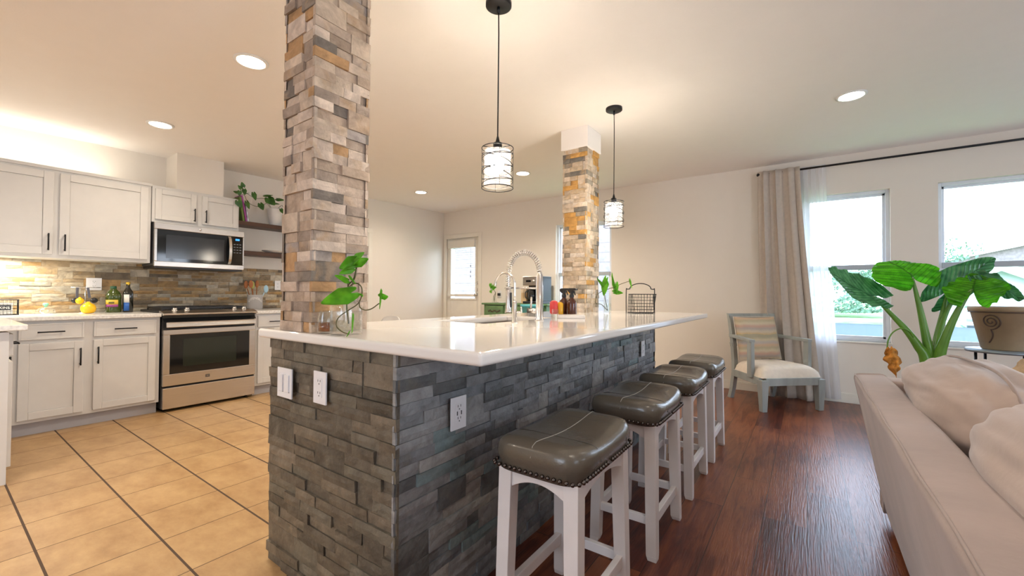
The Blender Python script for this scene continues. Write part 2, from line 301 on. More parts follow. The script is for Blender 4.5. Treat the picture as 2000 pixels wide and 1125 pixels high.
# ------------------------------------------------------------------ mesh helpers
class MB:
    def __init__(s): s.att = None; s.v = []; s.f = []; s.m = []; s.sm = []
    def add(s, vs, fs, m=0, smooth=False):
        b = len(s.v); s.v += [tuple(v) for v in vs]; s.f += [tuple(b+i for i in f) for f in fs]; s.m += [m]*len(fs); s.sm += [smooth]*len(fs); return s
    def box(s, x0, x1, y0, y1, z0, z1, m=0):
        if x0 > x1: x0, x1 = x1, x0
        if y0 > y1: y0, y1 = y1, y0
        if z0 > z1: z0, z1 = z1, z0
        v = [(x, y, z) for z in (z0, z1) for y in (y0, y1) for x in (x0, x1)]
        return s.add(v, [(0, 2, 3, 1), (4, 5, 7, 6), (0, 1, 5, 4), (2, 6, 7, 3), (0, 4, 6, 2), (1, 3, 7, 5)], m)
    def hexa(s, lo, hi, m=0):   # lo, hi: 4 points each, counter-clockwise seen from above
        return s.add(list(lo)+list(hi), [(3, 2, 1, 0), (4, 5, 6, 7), (0, 1, 5, 4), (1, 2, 6, 5), (2, 3, 7, 6), (3, 0, 4, 7)], m)
    def bar(s, a, b, w, h, m=0, upv=(0, 0, 1), w2=None, h2=None):
        a = Vector(a); b = Vector(b); d = (b-a).normalized(); u = Vector(upv)
        if abs(d.dot(u)) > .99: u = Vector((1, 0, 0))
        sd = d.cross(u).normalized(); u = sd.cross(d); w2 = w2 or w; h2 = h2 or h
        P = lambda c, ww, hh: [c+sd*ww*i/2+u*hh*j/2 for i, j in ((-1, -1), (1, -1), (1, 1), (-1, 1))]
        return s.hexa(P(a, w, h), P(b, w2, h2), m)
    def tube(s, pts, r, n=8, m=0, closed=False, cap=True, r_list=None):
        pts = [Vector(p) for p in pts]; N = len(pts); rings = []; pu = None
        for i, p in enumerate(pts):
            if closed: d = (pts[(i+1) % N]-pts[i-1])
            else: d = pts[min(i+1, N-1)]-pts[max(i-1, 0)]
            if d.length < 1e-9: d = Vector((0, 0, 1))
            d.normalize()
            if pu is None: pu = d.orthogonal().normalized()
            u = (pu - d*pu.dot(d))
            u = u.normalized() if u.length > 1e-6 else d.orthogonal().normalized()
            pu = u; v = d.cross(u); rr = r_list[i] if r_list else r
            rings.append([p+u*rr*cos(2*pi*k/n)+v*rr*sin(2*pi*k/n) for k in range(n)])
        vs = [q for rg in rings for q in rg]; fs = []
        for i in range(N if closed else N-1):
            j = (i+1) % N
            for k in range(n): fs.append((i*n+k, i*n+(k+1) % n, j*n+(k+1) % n, j*n+k))
        if cap and not closed: fs.append(tuple(reversed(range(n)))); fs.append(tuple((N-1)*n+k for k in range(n)))
        return s.add(vs, fs, m, True)
    def lathe(s, prof, c=(0, 0, 0), n=24, m=0, axis='Z', smooth=True, sq=0, rot=0):
        c = Vector(c); vs = []
        for r, z in prof:
            for k in range(n):
                a = 2*pi*k/n+rot; ca, sa = cos(a), sin(a)
                if sq:
                    q = (abs(ca)**sq+abs(sa)**sq)**(-1/sq); ca *= q; sa *= q
                p = {'Z': (r*ca, r*sa, z), 'X': (z, r*ca, r*sa), 'Y': (r*sa, z, r*ca)}[axis]
                vs.append(c+Vector(p))
        fs = []; L = len(prof)
        for i in range(L-1):
            for k in range(n): fs.append((i*n+k, i*n+(k+1) % n, (i+1)*n+(k+1) % n, (i+1)*n+k))
        fs.append(tuple(reversed(range(n)))); fs.append(tuple((L-1)*n+k for k in range(n)))
        return s.add(vs, fs, m, smooth)
    def grid(s, fn, nu, nv, m=0, smooth=True, cu=False, flip=False):
        vs = [fn(i/nu, j/nv) for j in range(nv+1) for i in range(nu+1)]; fs = []
        if s.att is not None: s.att += [s.attf(i/nu, j/nv) for j in range(nv+1) for i in range(nu+1)]
        for j in range(nv):
            for i in range(nu):
                q = (j*(nu+1)+i, j*(nu+1)+i+1, (j+1)*(nu+1)+i+1, (j+1)*(nu+1)+i); fs.append(q[::-1] if flip else q)
        return s.add(vs, fs, m, smooth)
    def prism(s, poly, z0, z1, m=0, T=None):
        n = len(poly); T = T or (lambda x, y, z: (x, y, z))
        vs = [T(x, y, z0) for x, y in poly]+[T(x, y, z1) for x, y in poly]
        fs = [tuple(reversed(range(n))), tuple(range(n, 2*n))]+[(i, (i+1) % n, n+(i+1) % n, n+i) for i in range(n)]
        return s.add(vs, fs, m)
    def ball(s, c, r, n=12, m=0, sc=(1, 1, 1)):
        c = Vector(c); prof = [(max(1e-4, sin(pi*i/n)), -cos(pi*i/n)) for i in range(n+1)]
        vs = []; 
        for a, z in prof:
            for k in range(n*2): vs.append(c+Vector((r*sc[0]*a*cos(pi*k/n), r*sc[1]*a*sin(pi*k/n), r*sc[2]*z)))
        fs = []; N = 2*n
        for i in range(n):
            for k in range(N): fs.append((i*N+k, i*N+(k+1) % N, (i+1)*N+(k+1) % N, (i+1)*N+k))
        return s.add(vs, fs, m, True)
    def text(s, txt, size, T, m=0, ext=.0008, arc=None):
        cu = bpy.data.curves.new('t', 'FONT'); cu.body = txt; cu.size = size; cu.extrude = ext; cu.align_x = 'CENTER'; cu.resolution_u = 3
        o = bpy.data.objects.new('t', cu); C.objects.link(o); bpy.context.view_layer.update()
        me = bpy.data.meshes.new_from_object(o.evaluated_get(bpy.context.evaluated_depsgraph_get()))
        s.add([T(*v.co) for v in me.vertices], [tuple(p.vertices) for p in me.polygons], m)
        bpy.data.objects.remove(o); bpy.data.meshes.remove(me); bpy.data.curves.remove(cu); return s
    def build(s, name, mats, parent=None, bevel=0, seg=2, solid=0, label=None, origin=None, sub=0):
        me = bpy.data.meshes.new(name)
        off = Vector(origin) if origin is not None else (Vector(parent.get('_o', (0, 0, 0))) if parent is not None else Vector((0, 0, 0)))
        me.from_pydata([Vector(v)-off for v in s.v], [], s.f)
        if s.att:
            at_ = me.attributes.new('leaf_coord', 'FLOAT_VECTOR', 'POINT')
            for i_, a_ in enumerate(s.att): at_.data[i_].vector = a_
        for mm in (mats if isinstance(mats, (list, tuple)) else [mats]): me.materials.append(mm)
        for p, mi, sm in zip(me.polygons, s.m, s.sm): p.material_index = mi; p.use_smooth = sm
        o = bpy.data.objects.new(name, me); C.objects.link(o)
        if parent is not None: o.parent = parent; o['_o'] = tuple(off)
        else: o.location = off
        if solid:
            q = o.modifiers.new('solid', 'SOLIDIFY'); q.thickness = solid; q.offset = 0
        if sub: q = o.modifiers.new('sub', 'SUBSURF'); q.levels = sub; q.render_levels = sub
        if bevel:
            q = o.modifiers.new('bevel', 'BEVEL'); q.width = bevel; q.segments = seg; q.limit_method = 'ANGLE'; q.angle_limit = radians(40)
            q.harden_normals = False
        if label: o['label'] = label
        return o

def tag(o, label, cat, group=None):
    o['label'] = label; o['category'] = cat
    if group: o['group'] = group
    return o
def thing(name, label, cat, loc=(0, 0, 0), group=None, local=False, rotz=0):
    """Empty at the thing's base. Parts built later are in world coordinates unless local."""
    o = bpy.data.objects.new(name, None); C.objects.link(o); o.location = loc; o.rotation_euler = (0, 0, rotz); o.empty_display_size = .1
    o['_o'] = (0, 0, 0) if local else tuple(loc)
    return tag(o, label, cat, group)
def struct(o): o['kind'] = 'structure'; return o
def dup(o, loc=None, label=None, rotz=None):
    def rec(a, par):
        c = a.copy(); C.objects.link(c)
        if par: c.parent = par
        for ch in list(a.children): rec(ch, c)
        return c
    r = rec(o, None)
    if loc: r.location = loc
    if rotz is not None: r.rotation_euler = (0, 0, rotz)
    if label: r['label'] = label
    return r
def bez(pts, n=6):
    """Catmull-Rom through the points"""
    P = [Vector(p) for p in pts]; P = [2*P[0]-P[1]]+P+[2*P[-1]-P[-2]]; out = []
    for i in range(1, len(P)-2):
        for k in range(n):
            t = k/n; a, b, c, d = P[i-1:i+3]
            out.append(.5*((2*b)+(c-a)*t+(2*a-5*b+4*c-d)*t*t+(3*b-a-3*c+d)*t**3))
    out.append(P[-2]); return out

# ------------------------------------------------------------------ setting
XL, XR, YF, YB = -5.45, 3.7, -2.6, 5.55
struct(MB().box(-1.3, XR+.1, YF-.1, YB+.1, -.08, 0).build('floor', WOODF))
struct(MB().box(XL-.1, -1.3, YF-.1, YB+.1, -.08, 0).build('floor_kitchen', TILE))
mb = MB(); T_ = .12
a, b = YF-.15, YB+.15
mb.hexa([(XL-.15, a, ZC(a)), (XR+.15, a, ZC(a)), (XR+.15, b, ZC(b)), (XL-.15, b, ZC(b))], [(XL-.15, a, ZC(a)+T_), (XR+.15, a, ZC(a)+T_), (XR+.15, b, ZC(b)+T_), (XL-.15, b, ZC(b)+T_)])
struct(mb.build('ceiling', CEIL))
def wall(name, axis, c0, c1, a0, a1, holes, ztop=2.62, m=W_):
    mb = MB(); A = sorted({a0, a1, *[h[0] for h in holes], *[h[1] for h in holes]}); Z = sorted({0, ztop, *[h[2] for h in holes], *[h[3] for h in holes]})
    for i in range(len(A)-1):
        run = None
        for j in range(len(Z)-1):
            ca, cz = (A[i]+A[i+1])/2, (Z[j]+Z[j+1])/2
            if any(h[0] < ca < h[1] and h[2] < cz < h[3] for h in holes): continue
            if axis == 'X': mb.box(A[i], A[i+1], c0, c1, Z[j], Z[j+1])
            else: mb.box(c0, c1, A[i], A[i+1], Z[j], Z[j+1])
    return struct(mb.build(name, m))
WIN = {'window_1': (-3.10, -2.22, .62, 2.15), 'window_2': (-.02, .683, .640, 2.178), 'window_3': (1.022, 1.68, .632, 2.185)}
DOOR = (-5.375, -4.60, 0, 2.09)
wall('wall_back', 'X', YB, YB+.14, XL-.15, XR+.15, list(WIN.values())+[DOOR])
wall('wall_left', 'Y', XL-.14, XL, YF, YB, [])
RW = (-.3, 1.3, .12, 2.12)
wall('wall_right', 'Y', XR, XR+.14, YF, YB, [RW, (3.5, 4.3, .64, 2.15)])
FW = (-1.6, -.2, .9, 2.15)
wall('wall_front', 'X', YF-.14, YF, XL-.15, XR+.15, [FW])
struct(MB().box(XL, -5.14, 1.472, 1.883, 2.10, 2.52).build('wall_soffit', W_))
# baseboards
mb = MB()
for x0, x1 in ((DOOR[1]+.07, XR),): mb.box(x0, x1, YB-.015, YB, 0, .085); mb.box(x0, x1, YB-.011, YB, .085, .10)
struct(mb.build('baseboard_back', TRIM, bevel=.003))
struct(MB().box(XL, XL+.015, 3.0, YB, 0, .09).build('baseboard_left', TRIM, bevel=.003))
struct(MB().box(XR-.015, XR, 2.0, YB, 0, .09).build('baseboard_right', TRIM, bevel=.003))
# casing of the doorway in the left wall, half hidden behind the near pillar
mb = MB()
for y0, y1 in ((3.09, 3.16), (3.93, 3.998)): mb.box(XL, XL+.02, y0, y1, 0, 2.02)
mb.box(XL, XL+.02, 3.09, 3.998, 2.0201, 2.086); struct(mb.build('trim_1', TRIM, bevel=.003))
dr = MB(); dr.box(XL, XL+.012, 3.16, 3.93, .01, 2.02); struct(dr.build('door_2', TRIM))

def window(name, h, muntin=True, roller=False):
    x0, x1, z0, z1 = h; y = YB+.075; ob = []
    root = bpy.data.objects.new(name, None); C.objects.link(root); root.location = ((x0+x1)/2, y, z0); root['_o'] = tuple(root.location); struct(root)
    f = .032; mb = MB()
    mb.box(x0, x0+f, y-.03, y+.03, z0, z1).box(x1-f, x1, y-.03, y+.03, z0, z1).box(x0+f, x1-f, y-.03, y+.03, z1-f, z1).box(x0+f, x1-f, y-.03, y+.03, z0, z0+f)
    mb.build('window_frame', WFRAME, root, bevel=.003)
    zm = 1.402; mb = MB(); mb.box(x0+f, x1-f, y-.045, y+.01, zm-.028, zm+.024); mb.build('meeting_rail', WRAIL, root, bevel=.003)
    s = .022; mb = MB()
    for za, zb, yy in ((zm, z1-f, y+.012), (z0+f, zm, y-.012)):
        mb.box(x0+f, x0+f+s, yy-.012, yy+.012, za, zb).box(x1-f-s, x1-f, yy-.012, yy+.012, za, zb).box(x0+f, x1-f, yy-.012, yy+.012, zb-s, zb).box(x0+f, x1-f, yy-.012, yy+.012, za, za+s)
    mb.build('sash', WFRAME, root, bevel=.002)
    g = MB(); g.box(x0+f+s, x1-f-s, y+.010, y+.014, zm, z1-f-s); g.box(x0+f+s, x1-f-s, y-.014, y-.010, z0+f+s, zm); g.build('pane', PANE, root)
    mb = MB(); mb.box(x0-.01, x1+.01, YB-.012, y-.03, z0-.018, z0); mb.build('window_sill', TRIM, root, bevel=.003)
for k, h in WIN.items(): window(k, h)
# windows added on the unseen sides to bring in cool daylight (frames only)
for nm, (a0, a1, z0, z1), ax in (('added_window_4', RW, 'R'), ('added_window_5', (3.5, 4.3, .64, 2.15), 'R'), ('added_window_6', FW, 'F')):
    mb = MB(); f = .05; mid = (a0+a1)/2
    for p0, p1, q0, q1 in ((a0, a0+f, z0, z1), (a1-f, a1, z0, z1), (mid-f/2, mid+f/2, z0+f, z1-f), (a0+f, a1-f, z1-f, z1), (a0+f, a1-f, z0, z0+f)):
        if ax == 'R': mb.box(XR+.04, XR+.10, p0, p1, q0, q1)
        else: mb.box(p0, p1, YF-.10, YF-.04, q0, q1)
    struct(mb.build(nm, WFRAME))
for h in WIN.values(): portal(((h[0]+h[1])/2, YB+.13, (h[2]+h[3])/2), h[1]-h[0], h[3]-h[2], (-pi/2, 0, 0))
portal((XR+.13, (RW[0]+RW[1])/2, (RW[2]+RW[3])/2), RW[3]-RW[2], RW[1]-RW[0], (0, pi/2, 0))
portal((XR+.13, 3.9, 1.4), 1.5, .8, (0, pi/2, 0))
portal((-.9, YF-.13, 1.52), 1.4, 1.25, (pi/2, 0, 0))

# back door with a half glass, raised blind and locks
root = bpy.data.objects.new('door_1', None); C.objects.link(root); root.location = (-4.99, YB+.04, 0); root['_o'] = tuple(root.location); struct(root)
x0, x1, _, zt = DOOR; gx0, gx1, gz0, gz1 = -5.27, -4.70, 1.02, 2.0; y0, y1 = YB+.02, YB+.065
mb = MB(); mb.box(x0+.001, gx0, y0, y1, .005, zt).box(gx1, x1-.001, y0, y1, .005, zt).box(gx0, gx1, y0, y1, .005, gz0).box(gx0, gx1, y0, y1, gz1, zt); mb.build('door_slab', TRIM, root, bevel=.002)
mb = MB(); f = .03
mb.box(gx0-f, gx0, y0-.012, y0, gz0-f, gz1+f).box(gx1, gx1+f, y0-.012, y0, gz0-f, gz1+f).box(gx0, gx1, y0-.012, y0, gz0-f, gz0).box(gx0, gx1, y0-.012, y0, gz1, gz1+f); mb.build('glass_frame', TRIM, root, bevel=.003)
MB().box(gx0, gx1, y0+.018, y0+.024, gz0, gz1).build('pane', PANE, root)
mb = MB(); mb.box(gx0-.05, gx1+.01, y0-.05, y0-.013, 1.915, 2.055); mb.build('blind_headrail', TRIM, root, bevel=.004)
mb = MB()
for i in range(22): mb.box(gx0+.05, gx1-.02, y0-.045, y0-.018, 1.90-i*.0385, 1.902-i*.0385)
mb.build('blind_slats', BLIND, root)
MB().box(gx0-.04, gx1+.01, y0-.05, y0-.014, 1.055, 1.095).build('blind_rail', TRIM, root, bevel=.003)
mb = MB()
for q, z in ((0, 1.60), (.0, 1.50), (.0, 1.42)): mb.tube([(gx1-.06, y0-.06, z), (gx1-.06, y0-.06, z-.035)], .006)
mb.tube([(gx1-.06, y0-.06, 1.9), (gx1-.06, y0-.06, 1.40)], .0015, 5); mb.build('pull_cord', DARK, root)
mb = MB(); mb.lathe([(.028, 0), (.028, -.012), (.010, -.014), (.010, -.03), (.022, -.036), (.03, -.05), (.024, -.066), (.006, -.07)], (-4.638, y0, 1.00+.17-.17+.0), 16, axis='Y')
mb = MB()
def knobm(z, small=False):
    pr = [(.024, 0), (.024, .010), (.012, .014), (.012, .03), (.024, .038), (.03, .055), (.022, .068), (.004, .072)] if not small else [(.026, 0), (.026, .014), (.02, .02), (.006, .022)]
    m_ = MB(); m_.lathe([(r_, -q) for r_, q in pr], (-4.648, y0, z), 16, axis='Y'); return m_
knobm(1.09).build('door_knob', CHROME, root); knobm(1.175, True).build('deadbolt', CHROME, root); knobm(1.29, True).build('deadbolt', CHROME, root)
mb = MB(); mb.box(x0-.055, x0+.012, YB-.018, YB, 0, zt+.005).box(x1-.012, x1+.055, YB-.018, YB, 0, zt+.005).box(x0-.055, x1+.055, YB-.018, YB, zt, zt+.072); mb.build('door_casing', TRIM, root, bevel=.004)

# ------------------------------------------------------------------ ceiling lights
def downlight(x, y, label, warm=True, e=34):
    z = ZC(y); t = thing('ceiling_downlight', label, 'ceiling light', (x, y, z), 'recessed ceiling downlights')
    mb = MB(); mb.lathe([(.092, 0), (.092, -.006), (.078, -.010), (.072, -.006), (.072, .0)], (x, y, z), 28); mb.build('trim_ring', WHITE, t)
    mb = MB(); mb.lathe([(.070, -.001), (.070, -.0075), (.03, -.009), (.001, -.009)], (x, y, z), 28); mb.build('lens', LEDD if warm else LEDD2, t)
    lamp('downlight_lamp', 'SPOT', (x, y, z-.03), e, WARM if warm else (1, .90, .78), .07, (0, 0, 0), spot=radians(158), blend=.9)
downlight(-2.72, 1.13, 'large bright ceiling light closest to the near stone pillar, left of it')
downlight(-4.37, 1.135, 'bright ceiling light over the floor in front of the white upper cabinets', e=16)
downlight(-4.50, 4.117, 'small ceiling light near the far left corner above the back door side', e=20)
downlight(-2.775, 4.15, 'small ceiling light seen beside the near hanging pendant', e=62)
downlight(.268, 3.84, 'ceiling light alone on the right above the living area', False, 5)
for x, y, e in ((-2.72, -1.2, 36), (-4.37, -1.2, 36), (.27, .9, 9), (.27, -1.6, 9)):   # the rest of the room's rows, out of the frame
    lamp('downlight_lamp', 'SPOT', (x, y, ZC(y)-.03), e, WARM, .07, (0, 0, 0), spot=radians(158), blend=.9)
# strips under and on top of the wall cabinets
lamp('strip_lamp', 'AREA', (-5.26, .36, 1.362), 3.2, (1, .93, .80), .10, (0, 0, 0), .4)
lamp('strip_lamp', 'AREA', (-5.30, .45, 2.15), 1.2, (1, .93, .80), .08, (pi, 0, 0), 1.2)

def pendant(x, y, zb, label):
    z = ZC(y); t = thing('pendant_light', label, 'pendant light', (x, y, z), 'wire drum pendants over the island'); zt_ = zb+.190
    mb = MB(); mb.lathe([(.062, 0), (.062, -.018), (.056, -.022), (.001, -.023)], (x, y, z), 32); mb.build('canopy', BLACKM, t)
    mb = MB(); mb.tube([(x, y, z-.02), (x, y, z-.05)], .008); mb.tube([(x, y, z-.05), (x+.002, y, (z+zb)/2+.3), (x, y, zt_+.05)], .0032, 6); mb.build('cord', BLACKM, t)
    mb = MB(); mb.lathe([(.004, .055), (.010, .03), (.011, .025), (.021, .022), (.0215, -.012), (.018, -.014), (.017, -.03), (.001, -.031)], (x, y, zt_+.004), 20); mb.build('socket', BLACKM, t)
    r = .075; mb = MB()
    def ring(z0, tilt, ph, rr=.0021, rad=r): mb.tube([(x+rad*cos(a), y+rad*sin(a), z0+tilt*cos(a-ph)) for a in [2*pi*k/36 for k in range(36)]], rr, 6, closed=True)
    ring(zt_, 0, 0); ring(zb, 0, 0)
    for k in range(8):
        ring(zb+.014+.162*(k+.5)/8, .012+.006*((k*7) % 3), k*2.1, .0016, r-.001)
    for k in range(4): a_ = pi/4+k*pi/2; mb.tube([(x+r*cos(a_), y+r*sin(a_), zb), (x+r*cos(a_), y+r*sin(a_), zt_)], .0010, 6)
    for k in range(3): a_ = k*2*pi/3; mb.tube([(x+.02*cos(a_), y+.02*sin(a_), zt_), (x+r*cos(a_), y+r*sin(a_), zt_)], .002, 6)
    mb.build('wire_cage', BLACKM, t)
    mb = MB(); mb.lathe([(.030, zt_-.008), (.060, zt_-.012), (.064, zt_-.02), (.064, zb+.008), (.0625, zb+.008), (.0625, zt_-.022), (.03, zt_-.012)], (x, y, 0), 32); mb.build('glass_shade', FROST, t)
    mb = MB(); mb.ball((x, y, zt_-.085), .032, 10, sc=(1, 1, 1.15)); mb.lathe([(.014, zt_-.026), (.016, zt_-.05), (.028, zt_-.072)], (x, y, 0), 16); mb.build('bulb', BULB, t)
    lamp('pendant_lamp', 'POINT', (x, y, zt_-.085), 48, (1, .87, .70), .035)
pendant(-1.203, 1.582, 1.604, 'nearer wire drum pendant, hanging over the near half of the white island top')
pendant(-1.200, 3.045, 1.618, 'farther wire drum pendant, hanging beside the far stone pillar')

# ------------------------------------------------------------------ ledger stone
def ledger(mb, T, a0, a1, z0, z1, rows, lmin=.07, lmax=.22, dmax=.016, m=0, seed=1, dbl=.11, rough=.0012):
    """stacked split-face stones; T(a, z, d) -> world, d = distance out of the wall"""
    rr = random.Random(seed); n = max(1, round((z1-z0)/rows)); h = (z1-z0)/n
    busy = [[] for _ in range(n+1)]
    for i in range(n):
        a = a0; occ = sorted(busy[i])
        while a < a1-1e-4:
            nx = [o for o in occ if o[1] > a+1e-6]
            if nx and nx[0][0] <= a+1e-4: a = nx[0][1]; continue
            lim = min(a1, nx[0][0]) if nx else a1
            l = rr.uniform(lmin, lmax)
            if a+l > lim-lmin*.6: l = lim-a
            if l > lmax*1.35: l = l/2
            b = min(a+l, lim); hh = h
            if i < n-1 and rr.random() < dbl and not any(o[0] < b and o[1] > a for o in busy[i+1]): busy[i+1].append((a, b)); hh = 2*h
            d = .004+dmax*rr.random()**1.2; g = .0006
            nu = max(2, min(6, int((b-a)/.035))); nv = 2 if hh == h else 3
            za, zb = z0+i*h+g, z0+i*h+hh-g; tl = rr.uniform(-.003, .003); tz = rr.uniform(-.003, .003)
            vs = []
            for q in range(nv+1):
                for p in range(nu+1):
                    u, v = p/nu, q/nv; e = -.0022 if (p in (0, nu) or q in (0, nv)) else rr.uniform(-rough, rough*1.5)
                    vs.append(T(a+g+(b-a-2*g)*u, za+(zb-za)*v, max(.002, d+e+tl*(u-.5)+tz*(v-.5)+rr.uniform(-rough, rough)*.6)))
            F = [(q*(nu+1)+p, q*(nu+1)+p+1, (q+1)*(nu+1)+p+1, (q+1)*(nu+1)+p) for q in range(nv) for p in range(nu)]
            per = [p for p in range(nu+1)]+[q*(nu+1)+nu for q in range(1, nv+1)]+[nv*(nu+1)+p for p in range(nu-1, -1, -1)]+[q*(nu+1) for q in range(nv-1, 0, -1)]
            base = len(vs)
            for idx in per:
                q, p = divmod(idx, nu+1); vs.append(T(a+g+(b-a-2*g)*p/nu, za+(zb-za)*q/nv, -.004))
            k = len(per)
            F += [(per[(j+1) % k], per[j], base+j, base+(j+1) % k) for j in range(k)]
            mb.add(vs, F, m); a = b
    return mb

def pillar(x0, x1, y0, y1, z0, z1, m, label, seed, cap=True):
    t = thing('stone_pillar', label, 'pillar', ((x0+x1)/2, (y0+y1)/2, z0))
    q = .012
    MB().box(x0+q, x1-q, y0+q, y1-q, z0, z1).build('pillar_core', m, t)
    mb = MB()
    def F(f): return f
    # d measured from the core; corners closed because both faces run past the core
    ledger(mb, lambda a, z, d: (a, y0+q-d, z), x0+.001, x1-.001, z0, z1, .0385, .06, .15, .014, seed=seed)
    ledger(mb, lambda a, z, d: (x1-q+d, a, z), y0+.001, y1-.001, z0, z1, .0385, .06, .15, .014, seed=seed+1)
    ledger(mb, lambda a, z, d: (x1-(a-x0), y1-q+d, z), x0+.001, x1-.001, z0, z1, .0385, .06, .15, .014, seed=seed+2)
    ledger(mb, lambda a, z, d: (x0+q-d, y1-(a-y0), z), y0+.001, y1-.001, z0, z1, .0385, .06, .15, .014, seed=seed+3)
    mb.build('stone_cladding', m, t)
    if cap:
        zc = ZC((y0+y1)/2)-.002; e = .012
        mb = MB(); mb.box(x0-e, x1+e, y0-e, y1+e, z1, zc); mb.build('white_capital', CEIL, t, bevel=.002)
    return t
TOP = .950
pillar(-1.737, -1.51, .845, 1.09, TOP, ZC(.97)-.10, LEDGER, 'near ledger-stone pillar rising from the close end of the island to the ceiling', 11)
pillar(-1.742, -1.513, 3.235, 3.49, TOP, 2.355, LEDGER2, 'far ledger-stone pillar with white block top, beside the amber bottles', 31)

# ------------------------------------------------------------------ island
t = thing('kitchen_island', 'grey slate-clad kitchen island base under the white top', 'kitchen island', (-1.43, 2.2, 0))
IX0, IX1, IY0, IY1 = -1.83, -1.025, .845, 3.52
mb = MB(); q = .012; mb.box(IX0+q, IX1-q, IY0+q, IY1-q, 0, .70); mb.box(IX0+q, IX0+.05, IY0+q, IY1-q, .70, .911); mb.box(IX1-.05, IX1-q, IY0+q, IY1-q, .70, .911); mb.box(IX0+.05, IX1-.05, IY0+q, IY0+.05, .70, .911); mb.box(IX0+.05, IX1-.05, IY1-.05, IY1-q, .70, .911); mb.build('island_body', SLATE, t)
mb = MB(); ledger(mb, lambda a, z, d: (a, IY0+.012-d, z), IX0, IX1, 0, .912, .0400, .08, .25, .012, seed=51, dbl=.13); mb.build('stone_end', SLATE, t)
mb = MB(); ledger(mb, lambda a, z, d: (IX1-.012+d, a, z), IY0, IY1, 0, .912, .0400, .08, .25, .012, seed=61, dbl=.15); mb.build('stone_side', SLATE_DAYLIT, t, label='slate cladding of the long side behind the stools, window light in its colour')
mb = MB(); ledger(mb, lambda a, z, d: (IX1-(a-IX0), IY1-.012+d, z), IX0, IX1, 0, .912, .0400, .08, .25, .012, seed=71); mb.build('stone_end', SLATE, t)
mb = MB(); mb.box(IX0-.012, IX0+.012, .87, IY1-.01, .1, .911)
for i in range(4):
    y_ = .90+i*.655; mb.box(IX0-.03, IX0-.012, y_, y_+.64, .12, .90)
mb.build('cabinet_fronts', CAB, t, bevel=.003)

# white top with the sink cut out
CX0, CX1, CY0, CY1, CZ0 = -1.885, -.674, .824, 3.80, .913
SX0, SX1, SY0, SY1 = -1.70, -1.335, 1.66, 2.36
def slab_hole(mb, x0, x1, y0, y1, z0, z1, hx0, hx1, hy0, hy1):
    X = [x0, hx0, hx1, x1]; Y = [y0, hy0, hy1, y1]; vs = [(x, y, z) for z in (z0, z1) for y in Y for x in X]; fs = []
    for k in range(2):
        for j in range(3):
            for i in range(3):
                if i == 1 and j == 1: continue
                q = (k*16+j*4+i, k*16+j*4+i+1, k*16+(j+1)*4+i+1, k*16+(j+1)*4+i); fs.append(q if k else q[::-1])
    for i in range(3): fs += [(i, i+1, 17+i, 16+i), (12+i+1, 12+i, 28+i, 28+i+1)]
    for j in range(3): fs += [(j*4+4, j*4, 16+j*4, 16+j*4+4), (j*4+3, j*4+7, 16+j*4+7, 16+j*4+3)]
    fs += [(6, 5, 21, 22), (9, 10, 26, 25), (5, 9, 25, 21), (10, 6, 22, 26)]
    return mb.add(vs, fs)
o = slab_hole(MB(), CX0, CX1, CY0, CY1, CZ0, TOP, SX0, SX1, SY0, SY1).build('island_worktop', QUARTZ, origin=(-1.28, 2.3, CZ0), bevel=.011, seg=4)
tag(o, 'long glossy white quartz worktop of the island, overhanging the stools', 'countertop')
t = thing('sink', 'stainless undermount sink set into the white island top', 'sink', (-1.52, 2.0, .73))
mb = MB(); th = .004
mb.box(SX0-.01, SX1+.01, SY0-.01, SY1+.01, .735, .735+th).box(SX0-.01, SX0-.01+th, SY0-.01, SY1+.01, .735, CZ0).box(SX1+.01-th, SX1+.01, SY0-.01, SY1+.01, .735, CZ0).box(SX0-.01, SX1+.01, SY0-.01, SY0-.01+th, .735, CZ0).box(SX0-.01, SX1+.01, SY1+.01-th, SY1+.01, .735, CZ0)
mb.build('basin', STEEL, t); mb = MB(); mb.lathe([(.04, .739), (.04, .742), (.03, .743), (.001, .741)], (-1.52, 2.0, 0), 20); mb.build('drain', CHROME, t)

# spring faucet
fx, fy = -1.262, 2.07
t = thing('spring_faucet', 'tall brushed nickel spring-neck faucet behind the island sink', 'faucet', (fx, fy, TOP))
mb = MB(); mb.lathe([(.027, 0), (.027, .006), (.021, .01), (.021, .20), (.019, .205), (.019, .26), (.013, .27), (.013, .285)], (fx, fy, TOP), 20); mb.build('body', CHROME, t)
arc = [(fx, fy, TOP+.28)]+[(fx-.111+.111*cos(a), fy, TOP+.272+.125*sin(a)) for a in [pi*k/20 for k in range(0, 21)]]+[(fx-.222, fy, TOP+.20), (fx-.222, fy, TOP+.17)]
arc = arc[:1]+arc[2:]
mb = MB(); mb.tube(arc, .0065, 10); mb.build('hose', CHROME, t)
def helix(path, R_, turns, r, n=14):
    P = bez(path, 4); L = [0]
    for i in range(1, len(P)): L.append(L[-1]+(P[i]-P[i-1]).length)
    N = turns*n; out = []; 
    for k in range(N+1):
        s_ = L[-1]*k/N; i = max(j for j in range(len(L)) if L[j] <= s_+1e-9); i = min(i, len(P)-2); f_ = (s_-L[i])/(L[i+1]-L[i]); p = P[i].lerp(P[i+1], f_)
        d = (P[i+1]-P[i]).normalized(); u = Vector((0, 1, 0)); v = d.cross(u).normalized(); a_ = 2*pi*k/n
        out.append(p+(u*cos(a_)+v*sin(a_))*R_)
    return out
mb = MB(); mb.tube(helix(arc, .0150, 34, .002), .0030, 5); mb.build('spring', CHROME, t)
mb = MB(); hx = fx-.222
